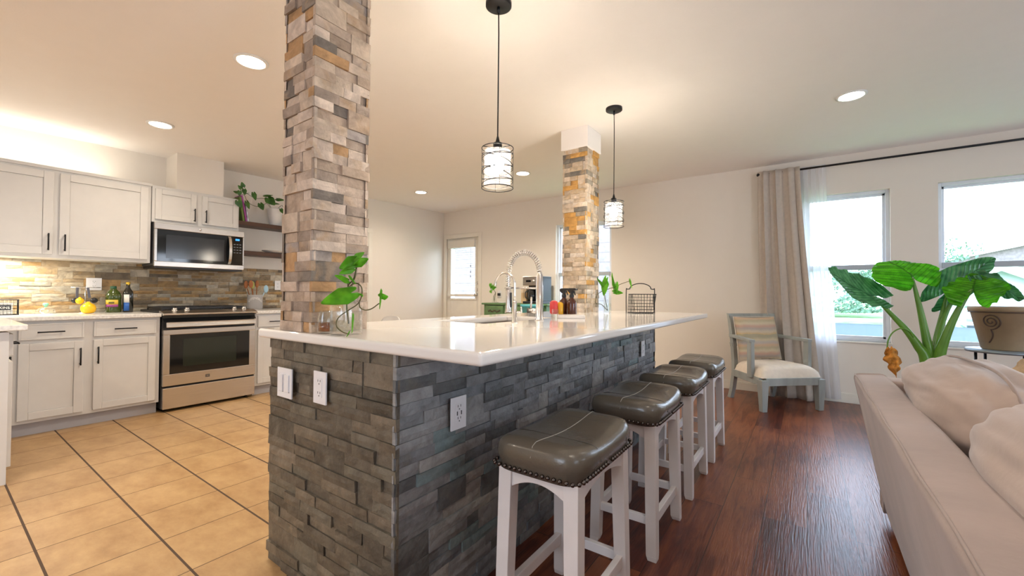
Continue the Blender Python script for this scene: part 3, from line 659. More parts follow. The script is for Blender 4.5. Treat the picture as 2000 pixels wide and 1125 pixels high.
mb.lathe([(.012, TOP+.185), (.015, TOP+.18), (.0155, TOP+.09), (.018, TOP+.075), (.019, TOP+.05), (.021, TOP+.045), (.021, TOP+.035), (.001, TOP+.034)], (hx, fy, 0), 18); mb.build('spray_head', CHROME, t)
mb = MB(); mb.box(hx+.013, hx+.024, fy-.006, fy+.006, TOP+.07, TOP+.16); mb.build('spray_lever', BLK, t, bevel=.003)
mb = MB(); mb.tube([(fx, fy, TOP+.185), (hx+.02, fy, TOP+.187)], .0055, 8); mb.tube([(hx+.021*cos(a), fy+.021*sin(a), TOP+.187) for a in [2*pi*k/16 for k in range(16)]], .004, 6, closed=True); mb.build('support_arm', CHROME, t)
mb = MB(); mb.tube([(fx, fy, TOP+.052), (fx-.075, fy-.01, TOP+.055)], .0145, 12); mb.tube([(fx-.055, fy-.008, TOP+.06), (fx-.050, fy-.008, TOP+.135)], .006, 8); mb.build('handle', CHROME, t, label='side valve with an upright lever')
# filter tap
gx, gy = -1.243, 1.79
t = thing('drinking_water_tap', 'slim gooseneck tap, shorter and left of the spring faucet', 'faucet', (gx, gy, TOP))
mb = MB(); mb.lathe([(.017, 0), (.017, .005), (.0125, .008), (.0125, .11), (.009, .115), (.001, .116)], (gx, gy, TOP), 18)
mb.build('body', CHROME, t)
ar = [(gx, gy, TOP+.11), (gx, gy, TOP+.20)]+[(gx-.064+.064*cos(a), gy, TOP+.20+.062*sin(a)) for a in [pi*k/14 for k in range(1, 14)]]+[(gx-.128, gy, TOP+.19)]
mb = MB(); mb.tube(bez(ar, 3), .0058, 10); mb.build('spout', CHROME, t)
mb = MB(); mb.tube([(gx, gy, TOP+.055), (gx+.03, gy+.02, TOP+.057)], .006, 8); mb.tube([(gx+.03, gy+.02, TOP+.05), (gx+.028, gy+.02, TOP+.085)], .0045, 8); mb.build('lever', CHROME, t)

# outlets and switch on the island
def outlet(T, loc, label, wd=.07, kind='outlet', slots=((0, .018), (0, -.018)), mats=OUTM, tint=DARK):
    """T(a, z, d)"""
    t = thing('wall_outlet' if kind != 'switch' else 'light_switch', label, 'outlet' if kind != 'switch' else 'light switch', loc)
    mb = MB(); h = .0575
    mb.prism([(-wd/2, -h), (wd/2, -h), (wd/2, h), (-wd/2, h)], .0, .006, T=T)
    mb.build('cover_plate', mats, t, bevel=.0015)
    if kind == 'switch':
        for i, s_ in enumerate((-.023, .023)):
            mb = MB(); mb.prism([(s_-.016, -.033), (s_+.016, -.033), (s_+.016, .033), (s_-.016, .033)], .006, .011, T=T); mb.build('rocker', mats, t, bevel=.001)
            mb = MB(); mb.prism([(s_-.017, -.035), (s_+.017, -.035), (s_+.017, -.033), (s_-.017, -.033)], .006, .0065, T=T); mb.prism([(s_-.0175, -.035), (s_-.016, -.035), (s_-.016, .034), (s_-.0175, .034)], .006, .0065, T=T); mb.build('gap', DARK, t)
    else:
        mb = MB(); mb.prism([(-.017, -.034), (.017, -.034), (.017, .034), (-.017, .034)], .006, .0075, T=T); mb.build('receptacle', mats, t, bevel=.0008)
        for z_ in (.021, -.021):
            mb = MB()
            for s_ in (-.007, .007): mb.prism([(s_-.0012, z_), (s_+.0012, z_), (s_+.0012, z_+.008), (s_-.0012, z_+.008)], .0075, .0080, T=T)
            mb.prism([(-.0022, z_-.009), (.0022, z_-.009), (.0022, z_-.005), (-.0022, z_-.005)], .0075, .0080, T=T)
            mb.build('socket', tint, t)
        if kind == 'usb':
            for s_ in (-.0105, .0105): MB().prism([(s_-.0022, -.007), (s_+.0022, -.007), (s_+.0022, .007), (s_-.0022, .007)], .0075, .0082, T=T).build('usb_port', tint, t)
    return t
yf = IY0+.012-.022
outlet(lambda a, z, d: (-1.668+a, yf-d, .748+z), (-1.668, yf, .748), 'white two-rocker light switch plate on the stone end of the island', .115*.95, 'switch')
outlet(lambda a, z, d: (-1.42+a, yf-d, .762+z), (-1.42, yf, .762), 'ivory-socket outlet on the stone end of the island, right of the switch', .08)
xf = IX1-.012+.022
outlet(lambda a, z, d: (xf+d, 1.112+a, .678+z), (xf, 1.112, .678), 'white outlet with two USB ports on the long stone side near the first stool', .078, 'usb')
outlet(lambda a, z, d: (xf+d, 3.16+a, .695+z), (xf, 3.16, .695), 'white outlet at the far end of the long stone side of the island', .075)

# ------------------------------------------------------------------ vine in a square vase, near pillar
def leaf(mb, base, tip, side, w, m=0, lobe=.28, fold=.15, ruf=.0, ribs=0, ns=12, ntt=10, droop=.0, rib_a=.004, pw=1.5):
    base = Vector(base); tip = Vector(tip); D = tip-base; L = D.length; d = D.normalized(); sd = Vector(side); sd = (sd-d*sd.dot(d)).normalized(); nrm = sd.cross(d)
    def fn(u, v):
        s_ = -1+2*u; a_ = abs(s_)
        us = -lobe*sin(pi*min(1, a_**.8))+.2*a_**3; ue = .2+.8*(1-a_**pw)
        t_ = us+(ue-us)*v
        p = base+d*(L*t_)+sd*(w/2*s_)+nrm*(fold*w/2*a_ - droop*L*t_*t_)
        if ribs: p += nrm*(rib_a*sin(ribs*(t_*1.0-a_*.55)*2*pi)*min(1, a_*3))
        if ruf: e = max(a_, v if v > .5 else 1-v); p += nrm*(ruf*max(0, e-.6)*2.5*sin(17*t_+9*s_))
        return p
    def af(u, v):
        s_ = -1+2*u; a_ = abs(s_); us = -lobe*sin(pi*min(1, a_**.8))+.2*a_**3; ue = .2+.8*(1-a_**pw); return (s_, us+(ue-us)*v, 0)
    if mb.att is None and not mb.v: mb.att = []
    mb.attf = af
    return mb.grid(fn, ns, ntt, m)
vx, vy = -1.362, .893
t = thing('square_glass_vase', 'clear square glass vase of water at the foot of the near pillar', 'vase', (vx, vy, TOP))
mb = MB(); s8 = 5
mb.lathe([(.044, 0), (.046, .004), (.046, .098), (.044, .105), (.030, .116), (.029, .128), (.032, .131), (.030, .131), (.027, .128), (.028, .117), (.042, .103), (.044, .098), (.044, .012), (.001, .010)], (vx, vy, TOP), 32, sq=s8, rot=0)
mb.build('glass_body', GLASS, t)
mb = MB(); mb.lathe([(.0425, .013), (.0435, .05), (.001, .0501)], (vx, vy, TOP), 32, sq=s8); mb.build('water', WATER, t)
t = thing('trailing_vine', 'bright green arrowhead vine cutting curling out of the square vase', 'plant', (vx, vy, TOP+.02))
yv = vy-.01
mb = MB()
mb.tube(bez([(-1.345, vy, TOP+.04), (-1.358, vy, TOP+.10), (-1.350, vy, TOP+.15), (-1.333, yv, TOP+.18), (-1.300, yv, TOP+.20), (-1.288, yv, TOP+.24)], 6), .0028, 6)
mb.tube(bez([(-1.345, vy, TOP+.165), (-1.319, yv, 1.128), (-1.285, yv, 1.134), (-1.258, yv, 1.120), (-1.257, yv, 1.09), (-1.279, yv-.0, 1.062), (-1.321, yv-.01, 1.038), (-1.339, yv-.035, 1.013), (-1.333, yv-.045, .985), (-1.300, yv-.045, .968), (-1.262, yv-.045, .962)], 6), .0022, 6)
mb.tube(bez([(-1.268, yv, 1.075), (-1.266, yv, 1.052), (-1.237, yv, 1.042), (-1.20, yv, 1.048), (-1.162, yv, 1.066)], 6), .002, 6)
mb.tube(bez([(-1.315, yv, 1.12), (-1.300, yv, 1.16), (-1.290, yv, 1.19)], 4), .0018, 6)
mb.tube(bez([(-1.335, yv, 1.11), (-1.34, yv, 1.14), (-1.33, yv, 1.15)], 4), .0018, 6)
mb.build('stems', STEM, t)
def LV(base, tip, side, w, **k):
    m_ = MB(); leaf(m_, base, tip, side, w, fold=.25, ribs=4, rib_a=.0012, **k); m_.build('leaf', LEAF, t, solid=.0008)
LV((-1.283, yv-.01, 1.212), (-1.345, yv-.03, 1.186), (-.3, -.35, .85), .048)
LV((-1.283, yv-.01, 1.212), (-1.215, yv-.02, 1.236), (.35, -.3, -.8), .044)
LV((-1.278, yv-.012, 1.200), (-1.180, yv-.03, 1.214), (.15, -.5, .8), .036)
LV((-1.300, yv-.01, 1.185), (-1.345, yv-.03, 1.168), (-.3, -.5, .8), .030)
LV((-1.330, yv-.01, 1.148), (-1.388, yv-.02, 1.163), (.1, -.6, .8), .036)
LV((-1.310, yv-.01, 1.150), (-1.262, yv-.02, 1.132), (.1, -.6, .8), .032)
LV((-1.290, yv-.02, 1.100), (-1.425, yv-.05, 1.062), (-.1, -.5, .8), .066)
LV((-1.262, yv, 1.092), (-1.235, yv-.01, 1.094), (0, -.6, .8), .014)
LV((-1.158, yv, 1.098), (-1.133, yv-.02, 1.048), (.75, -.5, .2), .05)
LV((-1.155, yv, 1.088), (-1.090, yv-.02, 1.090), (0, -.5, .8), .028)
LV((-1.245, yv-.045, 1.018), (-1.222, yv-.06, .968), (.8, -.5, .2), .05)
LV((-1.262, yv-.045, .968), (-1.260, yv-.055, .953), (.8, -.5, .1), .022)
t = thing('small_glass_jar', 'small glass jar with amber liquid, left of the square vase', 'jar', (-1.458, .872, TOP))
mb = MB(); mb.lathe([(.026, 0), (.028, .004), (.028, .055), (.022, .075), (.021, .085), (.019, .085), (.020, .075), (.026, .054), (.026, .008), (.001, .007)], (-1.458, .872, TOP), 24); mb.build('glass_body', GLASS, t)
mb = MB(); mb.lathe([(.0255, .009), (.0255, .04), (.001, .0401)], (-1.458, .872, TOP), 24); mb.build('amber_liquid', AMBLIQ, t)

# ------------------------------------------------------------------ things at the far end of the island
o = MB(); o.prism([(-.085, -.05), (.085, -.05), (.085, .05), (-.085, .05)], 0, .022, T=lambda x, y, z: (-1.228+x*cos(.55)-y*sin(.55), 2.40+x*sin(.55)+y*cos(.55), TOP+z))
o = o.build('soap_tray', TRAYM, origin=(-1.228, 2.40, TOP), bevel=.004); tag(o, 'white stone soap tray on the island under the bottles', 'tray')
def spray(x, y, z, label, sc=1, rz=0):
    t = thing('amber_spray_bottle', label, 'bottle', (x, y, z), 'amber spray bottles by the sink')
    mb = MB(); mb.lathe([(.030, 0), (.033, .004), (.033, .092), (.029, .108), (.016, .122), (.0125, .128), (.0125, .136), (.001, .136)], (x, y, z), 24); mb.build('bottle_body', AMBER, t)
    mb = MB(); mb.lathe([(.0155, .130), (.0155, .148), (.012, .152), (.010, .165), (.001, .166)], (x, y, z), 16)
    T = lambda a, b_, c: (x+a*cos(rz)-c*sin(rz), y+a*sin(rz)+c*cos(rz), z+b_)
    mb.prism([(-.012, .158), (.014, .158), (.030, .172), (.032, .184), (.02, .192), (-.035, .192), (-.045, .186), (-.045, .178), (-.014, .174)], -.009, .009, T=T); mb.build('spray_pump', BLK, t, bevel=.002)
    mb = MB(); mb.prism([(-.018, .174), (-.024, .174), (-.034, .146), (-.030, .144)], -.004, .004, T=T); mb.build('trigger', BLK, t, bevel=.001)
spray(-1.262, 2.475, TOP, 'front amber glass spray bottle with black pump, beside the far pillar', rz=pi*.9)
spray(-1.335, 2.505, TOP, 'rear amber spray bottle, mostly hidden behind the other', rz=pi*.95)
t = thing('dish_soap_bottle', 'coral red and yellow soap bottle left of the amber bottles', 'bottle', (-1.333, 2.395, TOP))
mb = MB(); mb.lathe([(.018, .012), (.026, .02), (.028, .06), (.026, .09), (.012, .10), (.001, .101)], (-1.345, 2.385, TOP+.010), 20); mb.build('red_side', REDP, t)
mb = MB(); mb.lathe([(.016, 0), (.020, .004), (.020, .09), (.01, .10), (.001, .101)], (-1.312, 2.41, TOP), 20); mb.build('yellow_side', YELL, t)
o = MB().lathe([(.016, 0), (.019, .002), (.022, .055), (.020, .055), (.017, .006), (.001, .005)], (-1.305, 2.335, TOP), 20).build('small_tumbler', GLASS, origin=(-1.305, 2.335, TOP)); tag(o, 'small clear tumbler in front of the red soap bottle', 'glass')
t = thing('cylinder_vase', 'clear cylinder vase right of the far stone pillar', 'vase', (-1.352, 3.30, TOP))
mb = MB(); mb.lathe([(.030, 0), (.031, .003), (.031, .145), (.029, .145), (.029, .008), (.001, .007)], (-1.352, 3.30, TOP), 24); mb.build('glass_body', GLASS, t)
mb = MB(); mb.lathe([(.0285, .009), (.0285, .08), (.001, .0801)], (-1.352, 3.30, TOP), 24); mb.build('water', WATER, t)
t = thing('vase_cutting', 'lime green leafy cutting in the cylinder vase by the far pillar', 'plant', (-1.352, 3.30, TOP+.01))
mb = MB(); mb.tube(bez([(-1.352, 3.3, TOP+.02), (-1.375, 3.3, 1.08), (-1.37, 3.29, 1.13), (-1.33, 3.28, 1.15), (-1.29, 3.28, 1.16)], 5), .003, 6)
mb.tube(bez([(-1.352, 3.3, TOP+.02), (-1.40, 3.28, 1.02), (-1.445, 3.27, 1.03), (-1.43, 3.27, 1.10), (-1.39, 3.28, 1.13)], 5), .003, 6); mb.tube(bez([(-1.29, 3.28, 1.16), (-1.22, 3.27, 1.19), (-1.15, 3.26, 1.21)], 5), .0025, 6); mb.build('stems', STEM, t)
def LV2(base, tip, side, w, **k):
    m_ = MB(); leaf(m_, base, tip, side, w, fold=.25, ribs=3, rib_a=.0015, **k); m_.build('leaf', LEAF, t, solid=.001)
LV2((-1.375, 3.28, 1.20), (-1.365, 3.25, 1.09), (.9, -.5, 0), .10); LV2((-1.375, 3.28, 1.17), (-1.43, 3.26, 1.24), (.6, -.5, .6), .04)
LV2((-1.37, 3.28, 1.19), (-1.355, 3.27, 1.26), (.9, -.4, 0), .05); LV2((-1.36, 3.28, 1.19), (-1.335, 3.27, 1.25), (.9, -.4, -.3), .03)
LV2((-1.285, 3.28, 1.16), (-1.30, 3.26, 1.285), (.9, -.5, 0), .035); LV2((-1.27, 3.28, 1.185), (-1.255, 3.25, 1.10), (.9, -.5, .2), .05)
LV2((-1.285, 3.28, 1.12), (-1.20, 3.25, 1.115), (.1, -.6, .8), .05); LV2((-1.15, 3.26, 1.215), (-1.13, 3.25, 1.15), (.9, -.4, 0), .022)

# wire basket with arched back
t = thing('wire_basket', 'dark wire countertop basket with an arched back frame at the island end', 'basket', (-1.13, 3.46, TOP))
ex, ey = cos(.62), sin(.62)
def BT(a, d, z): return (-1.13+a*ex+d*ey*1.0, 3.46+a*ey-d*ex, TOP+z)
mb = MB(); hw = .118
fr = [(-hw, 0, 0), (-hw, 0, .19), (-hw*.93, 0, .197), (-hw*.75, 0, .20)]+[(-hw*.75*cos(pi*k/12), 0, .20+.045*sin(pi*k/12)) for k in range(1, 12)]+[(hw*.75, 0, .20), (hw*.93, 0, .197), (hw, 0, .19), (hw, 0, 0)]
mb.tube(bez([BT(*p) for p in fr], 3), .0038, 8); mb.build('arched_frame', BLACKM, t)
mb = MB()
top = [(-hw*.82, .0), (hw*.9, .0), (hw*.82, .10), (-hw*.78, .10)]; bot = [(-hw*.9, 0), (hw*.95, 0), (hw*.7, .075), (-hw*.55, .075)]
def lerp(a, b_, t_): return tuple(p+(q-p)*t_ for p, q in zip(a, b_))
for k in range(7):
    f_ = k/6; z_ = .004+f_*.152; P4 = [lerp(bot[i], top[i], f_) for i in range(4)]; mb.tube([BT(*p, z_) for p in P4], .0032 if k in (0, 6) else .0015, 6, closed=True)
for e in range(4):
    for k in range(9):
        g_ = k/8; a_ = lerp(bot[e], bot[(e+1) % 4], g_); b_ = lerp(top[e], top[(e+1) % 4], g_); mb.tube([BT(*a_, .004), BT(*b_, .156)], .0014, 5)
for k in range(1, 8): mb.tube([BT(*lerp(bot[0], bot[1], k/8), .004), BT(*lerp(bot[3], bot[2], k/8), .004)], .0014, 5)
mb.build('wire_mesh_bin', BLACKM, t)

# ------------------------------------------------------------------ stools
def make_stool(loc, label):
    t = thing('counter_stool', label, 'stool', loc, 'saddle-seat stools along the island', local=True)
    A_, B_ = .152, .226
    prof = [(.90, .552), (1.0, .553), (1.008, .577), (1.035, .588), (1.045, .604), (1.03, .622), (.985, .636), (.90, .645), (.72, .650), (.4, .653), (.15, .654), (.001, .654)]
    def sad(y, z): return z+(.030*((y/B_)**2)-.016)*max(0, (z-.575)/.08)
    mb = MB(); n = 72; vs = []
    for r_, z in prof:
        for k in range(n):
            a = 2*pi*k/n; ca, sa = cos(a), sin(a); q = (abs(ca)**6+abs(sa)**6)**(-1/6); x, y = A_*r_*ca*q, B_*r_*sa*q
            vs.append((x, y, sad(y, z)))
    fs = [(i*n+k, i*n+(k+1) % n, (i+1)*n+(k+1) % n, (i+1)*n+k) for i in range(len(prof)-1) for k in range(n)]+[tuple(reversed(range(n)))]
    mb.add(vs, fs, 0, True); c = mb.build('seat_cushion', LEATHER, t)
    def top(x, y):
        s_ = ((abs(x)/A_)**6+(abs(y)/B_)**6)**(1/6)
        P = prof[4:]; s_ = min(s_, P[0][0]-1e-4)
        for (r0, z0), (r1, z1) in zip(P, P[1:]):
            if r1 <= s_ <= r0: return sad(y, z0+(z1-z0)*(r0-s_)/(r0-r1))
        return sad(y, .655)
    mb = MB(); pts = [(0, B_*1.043*k/20, 0) for k in range(-20, 21)]; pts = [(0, y, top(0, y)+.0006) for _, y, _ in pts]
    mb.tube(pts, .0012, 5); mb.build('centre_stitching', STITCH, c)
    for yy in (-.095, .125):
        mb = MB(); xs = [A_*1.052*k/16 for k in range(-16, 17)]; mb.tube([(-A_*1.047, yy+.012, .59)]+[(x*.99, yy+.012*(x/A_)**2, top(x, yy)+.0003) for x in xs]+[(A_*1.047, yy+.012, .59)], .0011, 5); mb.build('cross_seam', SEAM, c)
    mb = MB(); m_ = 76
    per = []
    for k in range(400):
        a = 2*pi*k/400; ca, sa = cos(a), sin(a); q = (abs(ca)**14+abs(sa)**14)**(-1/14); per.append(Vector((A_*1.016*ca*q, B_*1.012*sa*q, .566)))
    L = sum((per[i]-per[i-1]).length for i in range(400)); acc = 0; step = L/m_
    for i in range(400):
        acc += (per[i]-per[i-1]).length
        if acc >= step: acc -= step; mb.ball(per[i], .0072, 4)
    mb.build('nailhead_trim', NAIL, c)
    fx_, fy_, tx_, ty_, w_ = .1475, .215, .140, .203, .044; zt_ = .553
    def legc(z, sx, sy):   # outer corner
        f_ = z/zt_; return sx*(fx_+(tx_-fx_)*f_), sy*(fy_+(ty_-fy_)*f_)
    for sx, sy in ((1, -1), (1, 1), (-1, -1), (-1, 1)):
        def quad(z, w): 
            x, y = legc(z, sx, sy); X = sorted((x, x-sx*w)); Y = sorted((y, y-sy*w)); return [(X[0], Y[0], z), (X[1], Y[0], z), (X[1], Y[1], z), (X[0], Y[1], z)]
        mb = MB(); mb.hexa(quad(0, .036), quad(.02, .043)); mb.hexa(quad(.02, .043), quad(zt_, .048)); mb.build('leg', STOOLW, t, bevel=.002)
    # arched aprons
    def apron(along, s_):
        mb = MB(); N = 12; lim = (ty_ if along == 'y' else tx_)-.046; o_ = (tx_ if along == 'y' else ty_)-.007; vs = []; fs = []
        for k in range(N+1):
            a = -lim+2*lim*k/N; zb = .492+.030*(1-(a/lim)**2)
            for d, z in ((0, zb), (0, .553), (-.020, .553), (-.020, zb)):
                p = (s_*(o_+d), a, z) if along == 'y' else (a, s_*(o_+d), z); vs.append(p)
        for k in range(N):
            for j in range(4): fs.append((k*4+j, k*4+(j+1) % 4, k*4+4+(j+1) % 4, k*4+4+j))
        fs += [(0, 1, 2, 3), (N*4+3, N*4+2, N*4+1, N*4)]
        mb.add(vs, fs); mb.build('apron', STOOLW, t, bevel=.0015)
    for s_ in (-1, 1): apron('y', s_); apron('x', s_)
    for s_ in (-1, 1):
        z = .150; x, y = legc(z, 1, 1); mb = MB(); mb.box(s_*(x-.012), s_*(x-.034), -y+.02, y-.02, z-.02, z+.02); mb.build('stretcher', STOOLW, t, bevel=.002)
        z = .155; mb = MB(); mb.box(-x+.02, x-.02, s_*(y-.012), s_*(y-.032), z-.017, z+.017); mb.build('stretcher', STOOLW, t, bevel=.002)
    return t
st = make_stool((-.672, 1.290, 0), 'nearest grey leather stool, largest in the photo, at the close end of the island')
dup(st, (-.654, 1.972, 0), 'second stool from the camera, between the nearest and third stools')
dup(st, (-.650, 2.618, 0), 'third stool from the camera, between the second and the farthest')
dup(st, (-.645, 3.235, 0), 'farthest leather stool of the row, closest to the armchair')

# ------------------------------------------------------------------ kitchen run
def shaker(mb, T, a0, a1, z0, z1, rail=.055, th=.02, rec=.009):
    def bx(A0, A1, Z0, Z1, d0, d1): mb.prism([(A0, Z0), (A1, Z0), (A1, Z1), (A0, Z1)], d0, d1, T=T)
    bx(a0, a0+rail, z0, z1, 0, th); bx(a1-rail, a1, z0, z1, 0, th); bx(a0+rail, a1-rail, z1-rail, z1, 0, th); bx(a0+rail, a1-rail, z0, z0+rail, 0, th)
    bx(a0+rail, a1-rail, z0+rail, z1-rail, 0, th-rec)
def pull(T, a, z, L, vert, parent):
    mb = MB(); h = L/2; o_ = .030
    if vert: P = [(a, z-h), (a, z+h)]
    else: P = [(a-h, z), (a+h, z)]
    mb.tube([T(P[0][0], P[0][1], o_), T(P[1][0], P[1][1], o_)], .0055, 8)
    for q in P:
        q2 = (q[0]+(.012 if not vert and q is P[0] else -.012 if not vert else 0), q[1]+(.012 if vert and q is P[0] else -.012 if vert else 0)); mb.tube([T(*q2, 0), T(*q2, o_)], .0045, 8)
    return mb.build('handle', BLACKM, parent)
TK = lambda a, z, d: (-4.82+d, a, z)          # base fronts, facing +X
KX = -4.82
# base cabinet left of the range
t = thing('base_cabinet', 'white base cabinet with two drawers and two doors left of the range', 'cabinet', (-5.1, .82, 0), 'white shaker kitchen cabinets')
MB().box(XL+.001, KX, .385, 1.275, .10, .872).build('carcass', CAB, t)
MB().box(XL+.001, KX-.045, .385, 1.27, 0, .10).build('toe_kick', TOEK, t)
for a0, a1, hz in ((.437, .785, 'r'), (.842, 1.247, 'l')):
    mb = MB(); shaker(mb, TK, a0, a1, .728, .850, .012, .019, .002); d = mb.build('drawer', CAB, t, bevel=.002); pull(lambda a, z, q: TK(a, z, q+.019), (a0+a1)/2-.01, .785, .145, False, d)
    mb = MB(); shaker(mb, TK, a0, a1, .125, .700); d = mb.build('door', CAB, t, bevel=.003); pull(lambda a, z, q: TK(a, z, q+.02), a1-.022 if hz == 'r' else a0+.024, .575, .14, True, d)
# base cabinet right of the range
t = thing('base_cabinet', 'white base cabinet right of the range, half hidden by the near pillar', 'cabinet', (-5.1, 2.5, 0), 'white shaker kitchen cabinets')
MB().box(XL+.001, KX, 2.078, 2.95, .10, .872).build('carcass', CAB, t)
MB().box(XL+.001, KX-.045, 2.08, 2.95, 0, .10).build('toe_kick', TOEK, t)
for a0, a1, hz in ((2.105, 2.50, 'l'), (2.54, 2.93, 'r')):
    mb = MB(); shaker(mb, TK, a0, a1, .728, .850, .012, .019, .002); d = mb.build('drawer', CAB, t, bevel=.002); pull(lambda a, z, q: TK(a, z, q+.019), (a0+a1)/2-.02, .785, .145, False, d)
    mb = MB(); shaker(mb, TK, a0, a1, .125, .700); d = mb.build('door', CAB, t, bevel=.003); pull(lambda a, z, q: TK(a, z, q+.02), a1-.022 if hz == 'l' else a0+.024, .575, .14, True, d)
# peninsula at the left edge of the frame
PYF = .305; TP = lambda a, z, d: (a, PYF+d, z)
t = thing('base_cabinet', 'white peninsula cabinet cut off by the left edge of the frame', 'cabinet', (-4.2, 0, 0), 'white shaker kitchen cabinets')
mb = MB(); mb.box(-4.80, -3.735, -.30, PYF-.001, .10, .865); mb.box(-3.745, -3.725, -.32, PYF, 0, .865); mb.build('carcass', CAB, t, bevel=.002)
MB().box(-4.80, -3.75, -.28, PYF-.05, 0, .10).build('toe_kick', TOEK, t)
MB().box(-3.727, -3.719, PYF-.04, PYF, 0, .865).build('corner_post', CAB, t, bevel=.001); MB().box(-3.727, -3.721, -.32, -.28, 0, .865).build('corner_post', CAB, t, bevel=.001)
for a0, a1 in ((-4.28, -3.765), (-4.79, -4.31)):
    mb = MB(); shaker(mb, TP, a0, a1, .725, .850, .012, .02, .002); d = mb.build('drawer', CAB, t, bevel=.002); pull(lambda a, z, q: TP(a, z, q+.02), (a0+a1)/2+.08, .785, .145, False, d)
    mb = MB(); shaker(mb, TP, a0, a1, .085, .690); d = mb.build('door', CAB, t, bevel=.003); pull(lambda a, z, q: TP(a, z, q+.02), a0+.03, .60, .14, True, d)
# worktops
mb = MB(); mb.prism([(XL, -.34), (-3.68, -.34), (-3.68, .372), (-4.782, .372), (-4.782, 1.278), (XL, 1.278)], .872, .905)
o = mb.build('kitchen_worktop', QUARTZK, origin=(-4.9, .4, .872), bevel=.006, seg=3); tag(o, 'pale speckled worktop left of the range, turning onto the peninsula', 'countertop')
o = MB().box(XL, -4.782, 2.072, 2.96, .872, .905).build('kitchen_worktop', QUARTZK, origin=(-5.1, 2.5, .872), bevel=.006, seg=3); tag(o, 'short pale worktop right of the range under the crock', 'countertop')
# backsplash
mb = MB(); ledger(mb, lambda a, z, d: (XL+d, a, z), -.35, 2.96, .906, 1.386, .0345, .09, .26, .012, seed=5, dbl=.12)
struct(mb.build('wall_backsplash', BSPL))

# upper cabinets
TU = lambda a, z, d: (-5.122+d, a, z)
t = thing('upper_cabinet', 'large two-door white wall cabinet over the left worktop', 'cabinet', (-5.28, .65, 1.372), 'white shaker kitchen cabinets')
mb = MB(); mb.box(XL+.001, -5.122, .02, 1.272, 1.374, 2.125); mb.box(XL+.001, -5.112, .018, 1.276, 2.108, 2.134); mb.build('carcass', CAB, t, bevel=.002)
for a0, a1, hs in ((.06, .638, 1), (.674, 1.248, 0)):
    mb = MB(); shaker(mb, TU, a0, a1, 1.405, 2.088, .058); d = mb.build('door', CAB, t, bevel=.003); pull(lambda a, z, q: TU(a, z, q+.02), a1-.028 if hs else a0+.030, 1.505, .14, True, d)
t = thing('upper_cabinet', 'short two-door white wall cabinet above the microwave', 'cabinet', (-5.28, 1.65, 1.76), 'white shaker kitchen cabinets')
mb = MB(); mb.box(XL+.001, -5.122, 1.278, 2.028, 1.772, 2.125); mb.build('carcass', CAB, t, bevel=.002)
for a0, a1, hs in ((1.300, 1.632, 1), (1.682, 2.012, 0)):
    mb = MB(); shaker(mb, TU, a0, a1, 1.800, 2.095, .048); d = mb.build('door', CAB, t, bevel=.003); pull(lambda a, z, q: TU(a, z, q+.02), a1-.022 if hs else a0+.026, 1.88, .13, True, d)

# microwave
t = thing('microwave', 'stainless over-the-range microwave with dark window', 'microwave', (-5.25, 1.67, 1.345))
y0, y1, z0, z1, xf = 1.286, 2.062, 1.345, 1.765, -5.062
MB().box(XL+.015, xf-.03, y0, y1, z0+.01, z1).build('body', mat('grey_casing', (.09, .09, .095), .45, .5), t, bevel=.003)
mb = MB(); TM = lambda a, z, d: (xf-.03+d, a, z)
for q in ((y0, y1, z1-.062, z1), (y0, y1, z0, z0+.05), (y0, y0+.022, z0+.05, z1-.062), (y1-.014, y1, z0+.05, z1-.062)): mb.prism([(q[0], q[2]), (q[1], q[2]), (q[1], q[3]), (q[0], q[3])], 0, .03, T=TM)
mb.build('front_frame', STEEL, t, bevel=.004)
mb = MB(); mb.prism([(y0+.022, z0+.05), (y1-.132, z0+.05), (y1-.132, z1-.062), (y0+.022, z1-.062)], 0, .027, T=TM); mb.build('door_glass', BGLASS, t)
mb = MB(); q = (y0+.09, y1-.19, z0+.082, z1-.11); mb.prism([(q[0], q[2]), (q[1], q[2]), (q[1], q[3]), (q[0], q[3])], .0265, .0275, T=TM); mb.build('door_window', mat('dark_mesh_window', (.02, .022, .026), .12, spec=.7), t)
mb = MB(); mb.prism([(y1-.130, z0+.05), (y1-.014, z0+.05), (y1-.014, z1-.062), (y1-.130, z1-.062)], 0, .026, T=TM); p = mb.build('control_panel', BGLASS, t)
mb = MB(); q = (y1-.085, y1-.045, z1-.105, z1-.085); mb.prism([(q[0], q[2]), (q[1], q[2]), (q[1], q[3]), (q[0], q[3])], .026, .0268, T=TM); mb.build('clock_display', mat('blue_display', (.02, .12, .35), .3, emit=(.05, .35, 1), es=.5), p)
mb = MB()
for i in range(4):
    for j in range(3): mb.box(xf-.004, xf-.0032, y1-.102+j*.028, y1-.084+j*.028, z1-.15-i*.03, z1-.143-i*.03)
mb.build('buttons', mat('grey_print', (.25, .27, .3), .5), p)
mb = MB(); pts = [(xf+.008+.030*sin(pi*k/12)**.7 if 0 < k < 12 else xf-.002, y1-.145, z0+.058+(z1-z0-.128)*k/12) for k in range(13)]
for i in range(12): mb.bar(pts[i], pts[i+1], .026, .008, upv=(1, 0, 0))
mb.build('handle', CHROME, t)
mb = MB(); mb.box(XL+.02, xf-.02, y0+.01, y1-.01, z0-.016, z0+.01); mb.build('vent_base', BLK, t)
mb = MB(); mb.lathe([(.012, .0), (.012, .0012), (.001, .0014)], (xf, (y0+y1)/2-.02, z1-.03), 16, axis='X'); mb.build('maker_mark', CHROME, t)

